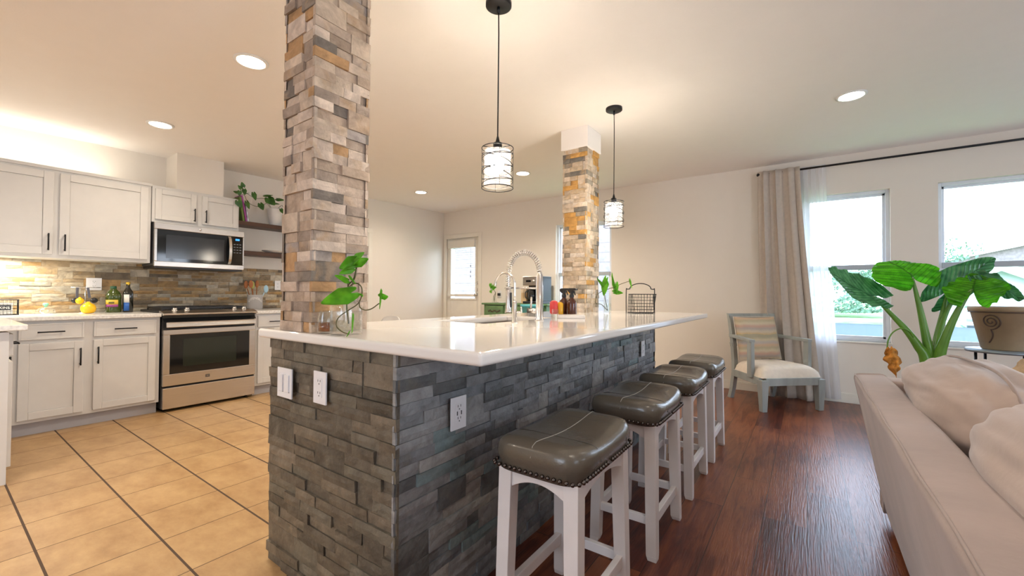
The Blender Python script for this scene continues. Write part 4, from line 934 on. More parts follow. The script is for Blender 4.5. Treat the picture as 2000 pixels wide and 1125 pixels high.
# range
t = thing('range', 'stainless slide-in range with black oven window', 'stove', (-5.1, 1.675, 0))
y0, y1, xf = 1.286, 2.066, -4.765
MB().box(XL+.02, xf-.045, y0, y1, .03, .905).build('body', mat('black_enamel', (.02, .02, .022), .35), t, bevel=.003)
mb = MB(); TR = lambda a, z, d: (xf-.045+d, a, z)
def fr(a0, a1, z0, z1, d0, d1, m_=None):
    q = m_ or MB(); q.prism([(a0, z0), (a1, z0), (a1, z1), (a0, z1)], d0, d1, T=TR); return q
fr(y0+.004, y1-.004, .030, .222, 0, .045).build('storage_drawer', STEEL, t, bevel=.004)
d = bpy.data.objects
mb = MB(); W0, W1, V0, V1 = y0+.052, y1-.062, .345, .705
fr(y0+.002, y1-.002, V1, .752, 0, .045, mb); fr(y0+.002, y1-.002, .238, V0, 0, .045, mb); fr(y0+.002, W0, V0, V1, 0, .045, mb); fr(W1, y1-.002, V0, V1, 0, .045, mb)
od = mb.build('oven_door', STEEL, t, bevel=.004)
fr(W0, W1, V0, V1, 0, .041).build('oven_window', BGLASS, od)
fr(W0+.10, W1-.12, V0+.06, V1-.045, .0405, .0415).build('inner_window', mat('oven_inner_glass', (.018, .024, .018), .1, spec=.6), od)
mb = MB(); mb.prism([(y0+.332, .277), (y0+.368, .277), (y0+.368, .305), (y0+.332, .305)], .045, .0462, T=TR)
mb.build('maker_badge', mat('dark_badge', (.12, .11, .10), .4, .5), od)
mb = MB(); mb.text('RE', .013, lambda x, y, z: (xf+.0012+z, y0+.35+x, .286+y)); mb.build('badge_letters', CHROME, od)
fr(y0+.002, y1-.002, .752, .770, 0, .020).build('door_vent', DARK, t)
mb = MB(); mb.prism([(0, -.024), (.032, -.022), (.022, .014), (.014, .026), (0, .022)], y0+.016, y1-.014, T=lambda a, z, y: (xf+.012+a*.8, y, .797+z)); hb = mb.build('handle', STEEL, t, bevel=.004)
mb = MB()
for yy in (y0+.05, y1-.05): mb.box(xf-.045, xf+.016, yy-.015, yy+.015, .782, .806)
mb.build('handle_bracket', STEEL, hb)
mb = MB(); mb.prism([(0, .826), (.045, .826), (.012, .858), (.012, .884), (0, .884)], y0, y1, T=lambda a, z, y: (xf-.045+a, y, z)); mb.build('control_recess', BGLASS, t)
mb = MB(); mb.prism([(0, .884), (.062, .884), (.070, .892), (.062, .903), (-.03, .926), (-.06, .926), (-.06, .884)], y0-.006, y1+.006, T=lambda a, z, y: (xf-.045+a, y, z)); mb.build('front_trim', STEEL, t, bevel=.003)
mb = MB(); mb.box(XL+.02, xf-.10, y0-.006, y1+.006, .905, .926); mb.build('cooktop', BLK, t, bevel=.003)
for yc, ww in ((y0+.15, .23), ((y0+y1)/2+.0, .26), (y1-.15, .23)):
    mb = MB(); x0_, x1_ = XL+.09, xf-.16; a0, a1 = yc-ww/2, yc+ww/2
    for yy in (a0, a1): mb.box(x0_, x1_, yy-.006, yy+.006, .935, .955)
    for xx in (x0_, (x0_+x1_)/2, x1_): mb.box(xx-.006, xx+.006, a0, a1, .935, .955)
    mb.box(x0_, x1_, yc-.005, yc+.005, .938, .955)
    for xx in (x0_, x1_):
        for yy in (a0, a1): mb.box(xx-.007, xx+.007, yy-.007, yy+.007, .924, .937)
    mb.build('burner_grate', BLK, t, bevel=.002)
for xx in (XL+.20, XL+.42):
    for yy in (y0+.15, y1-.15): MB().lathe([(.045, .926), (.045, .934), (.03, .94), (.001, .941)], (xx, yy, 0), 20).build('burner', BLK, t)
for yy in (y0+.105, y0+.20, y1-.175, y1-.085):
    mb = MB(); Ax = Vector((.35, 0, .94)).normalized(); b_ = Vector((xf-.085, yy, .926)); mb.tube([b_, b_+Ax*.008], .024, 20, r_list=[.024, .022]); mb.tube([b_+Ax*.008, b_+Ax*.026], .016, 20, r_list=[.018, .015]); mb.bar(b_+Ax*.026, b_+Ax*.034, .032, .008, upv=(0, 1, 0)); mb.build('knob', CHROME, t)
for xx in (XL+.1, xf-.1):
    for yy in (y0+.05, y1-.05): MB().lathe([(.015, 0), (.015, .03)], (xx, yy, 0), 10).build('foot', BLK, t)

# outlets on the backsplash
TB = lambda yc, zc: (lambda a, z, d: (XL+.018+d, yc+a, zc+z))
outlet(TB(.945, 1.168), (XL+.018, .945, 1.168), 'white double outlet plate on the lit backsplash behind the oil bottles', .105, 'outlet')
outlet(TB(2.60, 1.190), (XL+.018, 2.60, 1.190), 'small outlet on the backsplash just left of the near pillar', .07, 'outlet')

# shelves and what stands on them
for z, lb, y_ in ((1.865, 'upper dark wood floating shelf beside the small wall cabinet', 2.035), (1.530, 'lower dark wood floating shelf right of the microwave', 2.085)):
    o = MB().box(XL, -5.21, y_, 2.92, z, z+.045).build('floating_shelf', WOODD, origin=(-5.33, 2.5, z), bevel=.003); tag(o, lb, 'shelf', 'floating shelves')
t = thing('trailing_pothos', 'white pot of trailing dark green vine on the upper shelf', 'potted plant', (-5.31, 2.50, 1.91))
mb = MB(); mb.lathe([(.052, 0), (.058, .004), (.083, .19), (.086, .20), (.086, .21), (.079, .21), (.078, .195), (.001, .19)], (-5.31, 2.50, 1.91), 28); mb.build('pot', PORC, t)
mb = MB(); mb.lathe([(.078, .19), (.001, .197)], (-5.31, 2.50, 1.91), 20); mb.build('soil', SOIL, t)
mb = MB()
mb.tube(bez([(-5.31, 2.46, 2.10), (-5.26, 2.38, 2.16), (-5.20, 2.28, 2.10), (-5.18, 2.20, 2.095), (-5.14, 2.12, 2.12), (-5.07, 2.06, 2.17), (-5.045, 2.00, 2.16), (-5.04, 1.97, 2.08)], 5), .0028, 5)
mb.tube(bez([(-5.31, 2.46, 2.12), (-5.26, 2.36, 2.21), (-5.22, 2.24, 2.19), (-5.12, 2.12, 2.20), (-5.07, 2.04, 2.22), (-5.045, 1.96, 2.18)], 5), .0026, 5)
mb.tube(bez([(-5.31, 2.52, 2.12), (-5.22, 2.54, 2.16), (-5.16, 2.54, 2.06)], 5), .0026, 5); mb.build('vines', STEM, t)
for b_, tp, w_ in [((-5.10, 2.04, 2.26), (-5.09, 2.025, 2.31), .05), ((-5.10, 2.02, 2.235), (-5.08, 1.985, 2.265), .04), ((-5.10, 2.05, 2.23), (-5.08, 2.055, 2.17), .05), ((-5.10, 1.99, 2.19), (-5.08, 1.94, 2.19), .045), ((-5.09, 2.00, 2.20), (-5.08, 2.00, 2.15), .05), ((-5.10, 1.99, 2.09), (-5.08, 2.02, 2.02), .07), ((-5.11, 2.17, 2.22), (-5.09, 2.185, 2.14), .055), ((-5.15, 2.26, 2.12), (-5.12, 2.28, 2.05), .07), ((-5.16, 2.12, 2.12), (-5.14, 2.14, 2.04), .05), ((-5.20, 2.33, 2.24), (-5.15, 2.40, 2.25), .045), ((-5.18, 2.36, 2.21), (-5.12, 2.41, 2.13), .11), ((-5.18, 2.46, 2.22), (-5.12, 2.52, 2.21), .06), ((-5.2, 2.40, 2.23), (-5.12, 2.34, 2.225), .05), ((-5.16, 2.50, 2.10), (-5.12, 2.52, 2.04), .05), ((-5.2, 2.44, 2.17), (-5.14, 2.47, 2.155), .04), ((-5.12, 2.10, 2.205), (-5.10, 2.06, 2.19), .04)]:
    kx = .045 if tp[1] < 2.1 else 0
    m_ = MB(); leaf(m_, (b_[0]+kx, b_[1], b_[2]), (tp[0]+kx*.7, tp[1], tp[2]), (.4, .9, .35), w_, fold=.25); m_.build('leaf', LEAFD, t, solid=.0008)
for (y_, w_, h_, m_, lb, ln) in ((2.110, .022, .27, BOOKG, 'green book leaning beneath the trailing vine', .040), (2.140, .016, .29, BOOKP, 'purple-topped book leaning between the green and pale books', .050), (2.160, .013, .21, BOOKW, 'thin pale patterned book, rightmost of the leaning books', .026)):
    mb = MB(); P = lambda y, z, s_: (y, z)
    mb.hexa([(-5.40, y_, 1.911), (-5.225, y_, 1.911), (-5.225, y_+w_, 1.911), (-5.40, y_+w_, 1.911)], [(-5.40, y_-ln, 1.911+h_), (-5.225, y_-ln, 1.911+h_), (-5.225, y_+w_-ln, 1.911+h_), (-5.40, y_+w_-ln, 1.911+h_)])
    o = mb.build('book', m_, origin=(-5.3, y_, 1.911), bevel=.001); tag(o, lb, 'book', 'books leaning on the upper shelf')
o = MB().lathe([(.05, 0), (.10, .010), (.135, .028), (.14, .032), (.134, .032), (.10, .016), (.001, .010)], (-5.30, 2.50, 1.576), 32).build('shallow_dish', PORC, origin=(-5.30, 2.50, 1.576)); tag(o, 'shallow white dish on the lower wooden shelf', 'dish')

# worktop objects
t = thing('napkin_holder', 'black wire holder reading NAPKINS at the left edge of the worktop', 'napkin holder', (-5.28, .39, .905))
mb = MB(); a0, a1, z0, z1, bx0, bx1 = .275, .475, .908, 1.028, -5.33, -5.24
for x in (bx0, bx1):
    mb.tube([(x, a0, z0), (x, a1, z0), (x, a1, z1), (x, a0, z1)], .004, 6, closed=True)
for y in (a0, a1):
    for z in (z0, z1): mb.tube([(bx0, y, z), (bx1, y, z)], .004, 6)
mb.build('frame', BLACKM, t)
mb = MB()
for x in (bx0, bx1):
    for k in range(1, 10): mb.tube([(x, a0+(a1-a0)*k/10, z0), (x, a0+(a1-a0)*k/10, z1)], .0012, 4)
    for k in range(1, 5): mb.tube([(x, a0, z0+(z1-z0)*k/5), (x, a1, z0+(z1-z0)*k/5)], .0012, 4)
for y in (a1,):
    for k in range(1, 5): mb.tube([(bx0+(bx1-bx0)*k/5, y, z0), (bx0+(bx1-bx0)*k/5, y, z1)], .0012, 4)
mb.build('wire_grid', BLACKM, t)
MB().box(bx1+.002, bx1+.006, .315, .435, .945, .985).build('name_plate', BLK, t)
mb = MB(); mb.text('NAPKINS', .026, lambda x, y, z: (bx1+.0068+z, .375+x, .956+y)); mb.build('lettering', PAPER, t)
o = MB().box(bx0+.01, bx1-.01, a0+.02, a1-.03, .910, 1.0).build('napkins', PAPER, origin=(-5.285, .37, .91)); tag(o, 'stack of white paper napkins inside the black wire holder', 'napkins')
t = thing('butter_dish', 'clear glass domed dish with a mint green knob', 'dish', (-5.26, .625, .905))
mb = MB(); mb.lathe([(.062, .0), (.066, .004), (.066, .008), (.06, .009), (.055, .035), (.035, .055), (.012, .062), (.012, .060), (.033, .052), (.052, .034), (.057, .010), (.001, .008)], (-5.26, .625, .905), 28); mb.build('glass_dome', GLASS, t)
mb = MB(); mb.lathe([(.008, .06), (.010, .068), (.017, .076), (.018, .088), (.012, .095), (.001, .096)], (-5.26, .625, .905), 20); mb.build('knob', MINT, t)
t = thing('utensil_stand', 'slim chrome rail stand with dark handled scoops hanging', 'utensil stand', (-5.27, .87, .905))
mb = MB(); mb.lathe([(.05, 0), (.05, .006), (.006, .01), (.001, .01)], (-5.31, .87, .905), 24); mb.tube([(-5.31, .87, .91), (-5.31, .87, 1.135)], .004, 8); mb.tube([(-5.29, .775, 1.135), (-5.29, .965, 1.135)], .0028, 8); mb.tube([(-5.31, .87, 1.13), (-5.29, .87, 1.135)], .003, 6); mb.build('rail_and_base', CHROME, t)
SILG = mat('smoky_grey_handle', (.10, .10, .12), .3, .5)
for y, dy, lb in ((.815, -.014, 'dark ladle hanging left on the utensil stand'), (.880, .040, 'dark ladle hanging right on the utensil stand, behind the large yellow squeezer')):
    t = thing('ladle', lb, 'ladle', (-5.275, y, 1.03), 'ladles on the stand')
    mb = MB(); mb.bar((-5.282, y, 1.134), (-5.275, y+dy*.3, 1.04), .018, .008, upv=(1, 0, 0)); mb.build('handle', SILG, t, bevel=.002)
    mb = MB(); mb.ball((-5.272, y+dy, 1.018), .026, 8, sc=(.6, 1, .9)); mb.build('cup', BLK, t)
t = thing('citrus_squeezer', 'large round yellow fruit-shaped holder on the worktop before the stand', 'kitchen gadget', (-5.20, .872, .905), 'yellow lemon-shaped gadgets')
mb = MB(); mb.lathe([(.02, 0), (.042, .010), (.051, .035), (.050, .058), (.038, .078), (.018, .090), (.010, .102), (.001, .104)], (-5.20, .872, .905), 24); mb.build('yellow_body', YEL, t)
t = thing('citrus_squeezer', 'small yellow ball hanging from the left ladle on the stand', 'kitchen gadget', (-5.245, .818, 1.01), 'yellow lemon-shaped gadgets')
mb = MB(); mb.ball((-5.245, .825, 1.015), .028, 10); mb.lathe([(.010, .02), (.008, .032), (.001, .035)], (-5.245, .825, 1.015), 12); mb.build('yellow_body', YEL, t)
t = thing('olive_oil_jug', 'wide green olive oil jug with yellow and purple label', 'bottle', (-5.29, 1.052, .905))
cx, cy = -5.29, 1.052
mb = MB(); mb.lathe([(.048, 0), (.054, .006), (.052, .03), (.054, .05), (.052, .12), (.054, .13), (.054, .160), (.040, .195), (.022, .215), (.020, .222), (.001, .223)], (cx, cy, .905), 32, sq=3); mb.build('jug_body', OLIVE, t)
mb = MB(); mb.lathe([(.020, .218), (.022, .222), (.022, .245), (.001, .246)], (cx, cy, .905), 20); mb.build('cap', GRNCAP, t)
def wrap(mb, cx, cy, r, z0, z1, a0, a1, m=0, n=12, sq=0):
    def fn(u, v):
        a = a0+(a1-a0)*u; ca, sa = cos(a), sin(a); q = (abs(ca)**sq+abs(sa)**sq)**(-1/sq) if sq else 1
        return (cx+r*ca*q, cy+r*sa*q, z0+(z1-z0)*v)
    return mb.grid(fn, n, 1, m)
ah = -.42
mb = MB(); wrap(mb, cx, cy, .0548, .905+.052, .905+.075, ah-.85, ah+.85, 0, sq=3); wrap(mb, cx, cy, .0548, .905+.075, .905+.118, ah-.85, ah+.85, 1, sq=3); mb.build('label', [PURP, YELP], t, solid=.0004)
mb = MB(); wrap(mb, cx, cy, .0556, .905+.084, .905+.100, ah-.3, ah+.35, 0, sq=3); mb.build('label_picture', mat('dark_olive_print', (.10, .09, .02), .5), t, solid=.0004)
t = thing('oil_bottle', 'tall dark oil bottle with gold cap and blue and white label', 'bottle', (-5.27, 1.148, .905))
cx, cy = -5.27, 1.150
mb = MB(); mb.lathe([(.032, 0), (.036, .004), (.036, .175), (.032, .195), (.017, .225), (.014, .24), (.014, .265), (.001, .266)], (cx, cy, .905), 28, sq=5); mb.build('bottle_body', DKBOT, t)
mb = MB(); mb.lathe([(.0155, .258), (.0155, .285), (.001, .286)], (cx, cy, .905), 20); mb.build('cap', GOLD, t)
mb = MB(); wrap(mb, cx, cy, .0366, .905+.015, .905+.092, ah-.5, ah+.5, 0, sq=5); wrap(mb, cx, cy, .0366, .905+.092, .905+.168, ah-.5, ah+.5, 1, sq=5); mb.build('label', [BLUEP, PAPER], t, solid=.0004)
# crock of utensils
cx, cy = -5.25, 2.262
t = thing('utensil_crock', 'grey ceramic crock lettered UTENSILS right of the range', 'crock', (cx, cy, .905))
mb = MB(); mb.lathe([(.070, 0), (.078, .006), (.078, .155), (.081, .165), (.076, .168), (.071, .165), (.071, .02), (.001, .015)], (cx, cy, .905), 32); mb.build('body', CROCK, t)
def arcT(x, y, z):
    a = ah+.05+x/.079; zz = .905+.118+y - (x*x)*7
    return (cx+(.0785+z)*cos(a), cy+(.0785+z)*sin(a), zz)
mb = MB(); mb.text('UTENSILS', .036, arcT, ext=.0006); mb.build('lettering', PAPER, t)
for i, (dx, dy, tx, ty, L_, m_, w_, lb) in enumerate(((0, -.02, -.02, -.085, .30, SPOONW, .045, 'wooden spatula leaning left in the crock, leftmost utensil'), (.02, -.01, .0, -.05, .30, SPOONW, .05, 'reddish wooden spoon beside the leftmost spatula in the crock'), (-.025, .0, -.035, -.012, .29, LIME, .055, 'lime green silicone spoon in the middle of the crock'), (-.02, .02, -.02, .02, .30, SPOONW, .04, 'wooden spoon right behind the lime spoon in the crock'), (.01, .03, .02, .10, .26, LBLUE, .052, 'light blue silicone spatula leaning right in the crock'))):
    p0 = Vector((cx+dx*.8, cy+dy*.8, .925)); d_ = Vector((tx, ty, L_)).normalized(); p1 = p0+d_*(L_-.07); p2 = p0+d_*L_
    t = thing('cooking_utensil', lb, 'utensil', tuple(p0), 'utensils in the crock')
    mb = MB(); mb.tube([p0, p1], .005, 8); mb.build('handle', SPOONW if m_ is not LBLUE else LBLUE, t)
    mb = MB(); mb.ball((p1+p2)/2+d_*.01, .045, 8, sc=(.2, w_/.09, 1)); mb.build('head', m_, t)

# ------------------------------------------------------------------ far corner: green cabinet and what stands on it
t = thing('green_cabinet', 'distressed green cabinet with carved drawers against the back wall', 'cabinet', (-3.58, 5.3, 0))
x0, x1, y0, y1 = -4.13, -3.0, 5.09, 5.50
MB().box(x0, x1, y0+.02, y1, .06, .935).build('body', GREENC, t, bevel=.004)
MB().box(x0-.03, x1+.03, y0-.01, y1+.01, .935, .962).build('top_board', GREENC, t, bevel=.006)
for i in range(3):
    a0 = x0+.05+i*.36; mb = MB(); mb.box(a0, a0+.33, y0, y0+.03, .76, .92); dd = mb.build('drawer', GREENC, t, bevel=.005)
    mb = MB()
    for k in range(9): mb.ball((a0+.06+k*.026, y0-.001, .84+.012*sin(k*1.8)), .017, 5, sc=(1, .35, .8))
    mb.build('carving', GREEND, dd)
for i in range(2):
    a0 = x0+.05+i*.54; MB().box(a0, a0+.50, y0, y0+.03, .12, .74).build('door', GREENC, t, bevel=.005)
for sx in (x0+.03, x1-.03):
    for sy in (y0+.05, y1-.03): MB().lathe([(.02, 0), (.028, .06)], (sx, sy, 0), 12).build('foot', GREENC, t)
t = thing('coffee_maker', 'stainless and black coffee machine on the green cabinet', 'coffee maker', (-3.27, 5.28, .962))
cx, cy, z = -3.25, 5.27, .962
mb = MB(); mb.box(cx-.17, cx+.155, cy-.14, cy+.14, z, z+.035); mb.box(cx-.17, cx+.155, cy+.02, cy+.14, z+.035, z+.40); mb.box(cx+.085, cx+.155, cy-.10, cy+.03, z+.035, z+.40); mb.build('housing', BLK, t, bevel=.006)
MB().box(cx-.17, cx+.07, cy-.14, cy+.03, z+.265, z+.40).build('brew_head', STEEL, t, bevel=.006)
MB().box(cx-.11, cx-.03, cy-.143, cy-.139, z+.315, z+.345).build('display', BGLASS, t)
MB().lathe([(.006, 0), (.02, .0), (.02, -.012), (.001, -.013)], (cx+.02, cy-.14, z+.33), 16, axis='Y').build('dial', CHROME, t)
mb = MB(); mb.lathe([(.055, z+.04), (.065, z+.05), (.062, z+.15), (.045, z+.19), (.047, z+.205), (.001, z+.206)], (cx-.06, cy-.05, 0), 24); cf = mb.build('carafe', BGLASS, t)
mb = MB(); mb.tube(bez([(cx-.115, cy-.07, z+.18), (cx-.150, cy-.09, z+.17), (cx-.150, cy-.09, z+.09), (cx-.12, cy-.07, z+.07)], 4), .008, 8); mb.build('handle', BLK, cf)
cx, cy = -4.03, 5.24
t = thing('small_propagation_vase', 'small clear vase with a leafy green sprig on the green cabinet', 'potted plant', (cx, cy, .962))
mb = MB(); mb.lathe([(.03, 0), (.04, .01), (.042, .06), (.022, .09), (.02, .11), (.018, .11), (.02, .09), (.038, .06), (.036, .015), (.001, .01)], (cx, cy, .962), 20); mb.build('glass_body', GLASS, t)
mb = MB(); mb.tube(bez([(cx, cy, .98), (cx-.01, cy, 1.06), (cx+.02, cy, 1.12), (cx-.01, cy-.01, 1.18), (cx-.04, cy-.02, 1.24)], 5), .004, 6); mb.tube(bez([(cx, cy, 1.0), (cx+.02, cy, 1.08), (cx+.03, cy-.01, 1.13)], 5), .004, 6); mb.build('stems', STEM, t)
rr = random.Random(4)
for i in range(11):
    b_ = Vector((cx+rr.uniform(-.07, .03), cy+rr.uniform(-.03, .01), rr.uniform(1.12, 1.27))); a_ = rr.uniform(0, 2*pi)
    m_ = MB(); leaf(m_, b_, b_+Vector((cos(a_)*.04, -.02, sin(a_)*.045-.02)), (sin(a_), -.3, -cos(a_)), .055, fold=.2); m_.build('leaf', LEAF, t, solid=.001)
o = MB().lathe([(.045, 0), (.06, .004), (.062, .012), (.058, .012), (.055, .007), (.001, .006)], (-3.86, 5.22, .962), 24).build('saucer', PORC, origin=(-3.86, 5.22, .962)); tag(o, 'small white saucer on the green cabinet right of the sprig', 'saucer')
t = thing('snack_box', 'small tan box behind the faucet on the green cabinet', 'box', (-3.50, 5.32, .962))
MB().box(-3.55, -3.45, 5.28, 5.37, .962, 1.19).build('carton', mat('tan_carton', (.62, .43, .24), .7), t, bevel=.003)
MB().box(-3.552, -3.448, 5.278, 5.372, 1.12, 1.19).build('lid', mat('pale_carton_lid', (.68, .55, .40), .7), t, bevel=.003)
t = thing('wall_outlet', 'small black plug-in box on the back wall above the green cabinet', 'outlet', (-4.156, YB, 1.094))
mb = MB(); mb.box(-4.19, -4.12, YB-.006, YB, 1.04, 1.155); mb.build('cover_plate', OUTM, t, bevel=.002)
MB().box(-4.175, -4.132, YB-.04, YB-.006, 1.072, 1.116).build('black_plug', BLK, t, bevel=.003)
t = thing('teal_bin', 'teal plastic bin in front of the green cabinet, behind the faucet', 'bin', (-3.13, 4.93, 0))
mb = MB(); mb.lathe([(.10, 0), (.13, .93), (.138, .935), (.138, .955), (.125, .955), (.115, .90), (.09, .02), (.001, .015)], (-3.13, 4.93, 0), 28, sq=4); mb.build('bin_body', TEAL, t)
MB().lathe([(.139, .915), (.1395, .93), (.137, .932)], (-3.13, 4.93, 0), 28, sq=4).build('rim_band', mat('dark_teal', (.05, .26, .30), .4), t)

# white dining chair whose top edge shows behind the island
cx, cy = -4.09, 3.30; ch = thing('dining_chair', 'white moulded dining chair whose back just shows behind the island', 'chair', (cx, cy, 0)); t = ch
def shell(u, v):
    a = -1+2*u; w_ = .20+.035*sin(pi*min(1, v*1.2)); 
    if v < .5:
        s_ = v/.5; return (cx+a*w_, cy-.40+.36*s_, .45-.02*(1-a*a)+.03*a*a*s_)
    s_ = (v-.5)/.5; top_ = .825-.060*abs(a)**5*s_
    return (cx+a*(w_-.03*s_), cy-.04+.05*s_-.03*a*a*s_, .45+(top_-.45)*s_)
mb = MB(); mb.grid(shell, 16, 24); mb.build('shell_seat', WHITE, t, solid=.012)
for sx in (-1, 1):
    for sy in (-.36, -.08): MB().tube([(cx+sx*.13, cy+sy, .44), (cx+sx*.20, cy+sy*1.15, 0)], .012, 8).build('leg', WHITE, t)

# ------------------------------------------------------------------ curtains
t = thing('curtain_rod', 'long black curtain rod above the right-hand windows', 'curtain rod', (.9, 5.45, 2.472))
ry, rz = 5.470, 2.468
mb = MB(); mb.tube([(-.42, ry, rz), (2.35, ry, rz)], .0105, 12); mb.build('rod', BLACKM, t)
MB().ball((-.44, ry, rz), .022, 8).build('finial', BLACKM, t); MB().ball((2.37, ry, rz), .022, 8).build('finial', BLACKM, t)
for x in (-.40, 2.32):
    mb = MB(); mb.box(x-.006, x+.006, ry, YB, rz-.012, rz-.004); mb.box(x-.012, x+.012, YB-.006, YB, rz-.05, rz+.02); mb.build('bracket', BLACKM, t)
def curtain(name, mat_, xt0, xt1, xb0, xb1, n, amp, y, label, seed, zb=.012, flare=None, nu=160, solid=.002, ampb=1.2):
    r_ = random.Random(seed); ph = [r_.uniform(0, 6.28) for _ in range(4)]
    def fn(u, v):     # v 0 top .. 1 bottom
        z = rz-.016+.045-(rz+.03-zb)*v; s_ = v**1.3
        xx = (xt0+(xt1-xt0)*u)*(1-s_)+(xb0+(xb1-xb0)*u)*s_
        f_ = sin(2*pi*n*u+ph[0]+.5*sin(3*u*2*pi+ph[1]))+.3*sin(2*pi*n*2.3*u+ph[2]+v*1.5)
        am = amp*(.55+(ampb-.55)*v)
        return (xx+.01*sin(2*pi*n*u*2+ph[3]), y-abs(am)*.1+am*f_-(flare(u, v) if flare else 0), z)
    mb = MB(); mb.grid(fn, nu, 40); o = mb.build(name, mat_, origin=((xt0+xt1)/2, y, 0), solid=solid); return tag(o, label, 'curtain')
curtain('drape_curtain', CURT, -.445, -.065, -.40, .125, 3.3, .030, 5.445, 'heavy beige drape gathered at the left end of the rod behind the armchair', 3, flare=lambda u, v: .05*v*v+.12*max(0, v-.85)/.15*max(0, u-.55))
curtain('sheer_curtain', SHEER, -.12, .162, .02, .285, 4.2, .012, 5.498, 'white sheer curtain hanging beside the beige drape over the left window', 8, nu=120, solid=0, zb=.035)

# ------------------------------------------------------------------ armchair
FLp = Vector((-.345, 4.585, 0)); ea = radians(42); e_ = Vector((cos(ea), sin(ea), 0)); d_ = Vector((-sin(ea), cos(ea), 0))   # e: along the front, d: towards the back
W2 = .66
t = thing('armchair', 'low distressed grey armchair with cream seat by the curtains', 'armchair', tuple(FLp+e_*W2/2+d_*.28))
def AC(a, b, z): p = FLp+e_*a+d_*b; return (p.x, p.y, z)
def acq(a, b, z, w, d=None):
    d = d or w; return [AC(a-w/2, b-d/2, z), AC(a+w/2, b-d/2, z), AC(a+w/2, b+d/2, z), AC(a-w/2, b+d/2, z)]
Bi = .07; DB = .525
def leg_(lo, hi): m_ = MB(); m_.hexa(lo, hi); return m_.build('leg', GREYW, t, bevel=.003)
leg_(acq(.035, .03, 0, .048), acq(.035, .035, .30, .075)); leg_(acq(W2-.035, .03, 0, .048), acq(W2-.035, .035, .30, .075))
for a in (Bi+.02, W2-Bi-.02):
    mb = MB(); P = [(DB+.07, 0), (DB+.03, .12), (DB+.0, .28), (DB+.0, .40), (DB+.025, .62), (DB+.075, .885)]
    for (b0, z0), (b1, z1) in zip(P, P[1:]): mb.hexa(acq(a, b0, z0, .042, .05), acq(a, b1, z1, .042, .05))
    mb.build('leg', GREYW, t, bevel=.002)
def rail(A0, A1, z0, z1, w, name='rail', b=.003):
    a = Vector(AC(*A0, (z0+z1)/2)); b_ = Vector(AC(*A1, (z0+z1)/2)); m_ = MB(); m_.bar(a, b_, w, z1-z0); return m_.build(name, GREYW, t, bevel=b)
rail((.05, .02), (W2-.05, .02), .245, .318, .03, 'seat_rail'); rail((.025, .05), (Bi+.01, DB), .245, .318, .03, 'seat_rail'); rail((W2-.025, .05), (W2-Bi-.01, DB), .245, .318, .03, 'seat_rail'); rail((Bi, DB), (W2-Bi, DB), .245, .318, .03, 'seat_rail')
# arms: flat rail + upright
for sgn, a0, a1 in ((1, .020, Bi+.01), (-1, W2-.020, W2-Bi-.01)):
    mb = MB(); mb.bar(AC(a0, .155, .655), AC(a1, DB+.045, .672), .052, .030); mb.hexa(acq(a0+sgn*.004, .185, .30, .040, .066), acq(a0+sgn*.002, .185, .645, .036, .062)); mb.build('arm', GREYW, t, bevel=.004)
# back: curved top and lower rails with crossed slats
def brail(z0, z1, b0, b1, w=.028):
    mb = MB(); N = 10; vs = []; fs = []
    for k in range(N+1):
        u = k/N; a = Bi-.01+(W2-2*Bi+.02)*u; bow = .035*(1-(2*u-1)**2)
        for dz, db in ((z0, b0), (z1, b1), (z1, b1+w), (z0, b0+w)): vs.append(AC(a, db+bow-.01, dz))
    for k in range(N):
        for j in range(4): fs.append((k*4+j, k*4+(j+1) % 4, k*4+4+(j+1) % 4, k*4+4+j))
    fs += [(0, 1, 2, 3), (N*4+3, N*4+2, N*4+1, N*4)]; mb.add(vs, fs); return mb.build('back_rail', GREYW, t, bevel=.003)
brail(.855, .905, DB+.060, DB+.072); brail(.56, .595, DB+.012, DB+.02)
for s0, s1 in ((0, 1), (1, 0)):
    for dd_ in (-.015, .015):
        P = []
        for k in range(7): u = k/6; a = Bi+.02+(W2-2*Bi-.04)*(s0+(s1-s0)*u); P.append(AC(a+dd_, DB+.03+.06*u+.03*(1-(2*u-1)**2), .59+.275*u))
        m_ = MB()
        for p, q in zip(P, P[1:]): m_.bar(p, q, .012, .012)
        m_.build('back_slat', GREYW, t)
# upholstered seat
def seat(u, v):
    a_ = -1+2*u; b_ = v; a = W2/2+a_*(W2/2-.012-(Bi-.01)*b_); e = (1-abs(a_)**5)*(1-abs(2*b_-1)**5); z = .318+.118*max(0, e)**.42
    return AC(a, .02+(DB-.03)*b_, z)
mb = MB(); mb.grid(seat, 28, 24); mb.grid(lambda u, v: AC(W2/2+(-1+2*u)*(W2/2-.012-(Bi-.01)*v), .02+(DB-.03)*v, .317), 1, 1, flip=True); mb.build('seat_pad', SEATF, t)
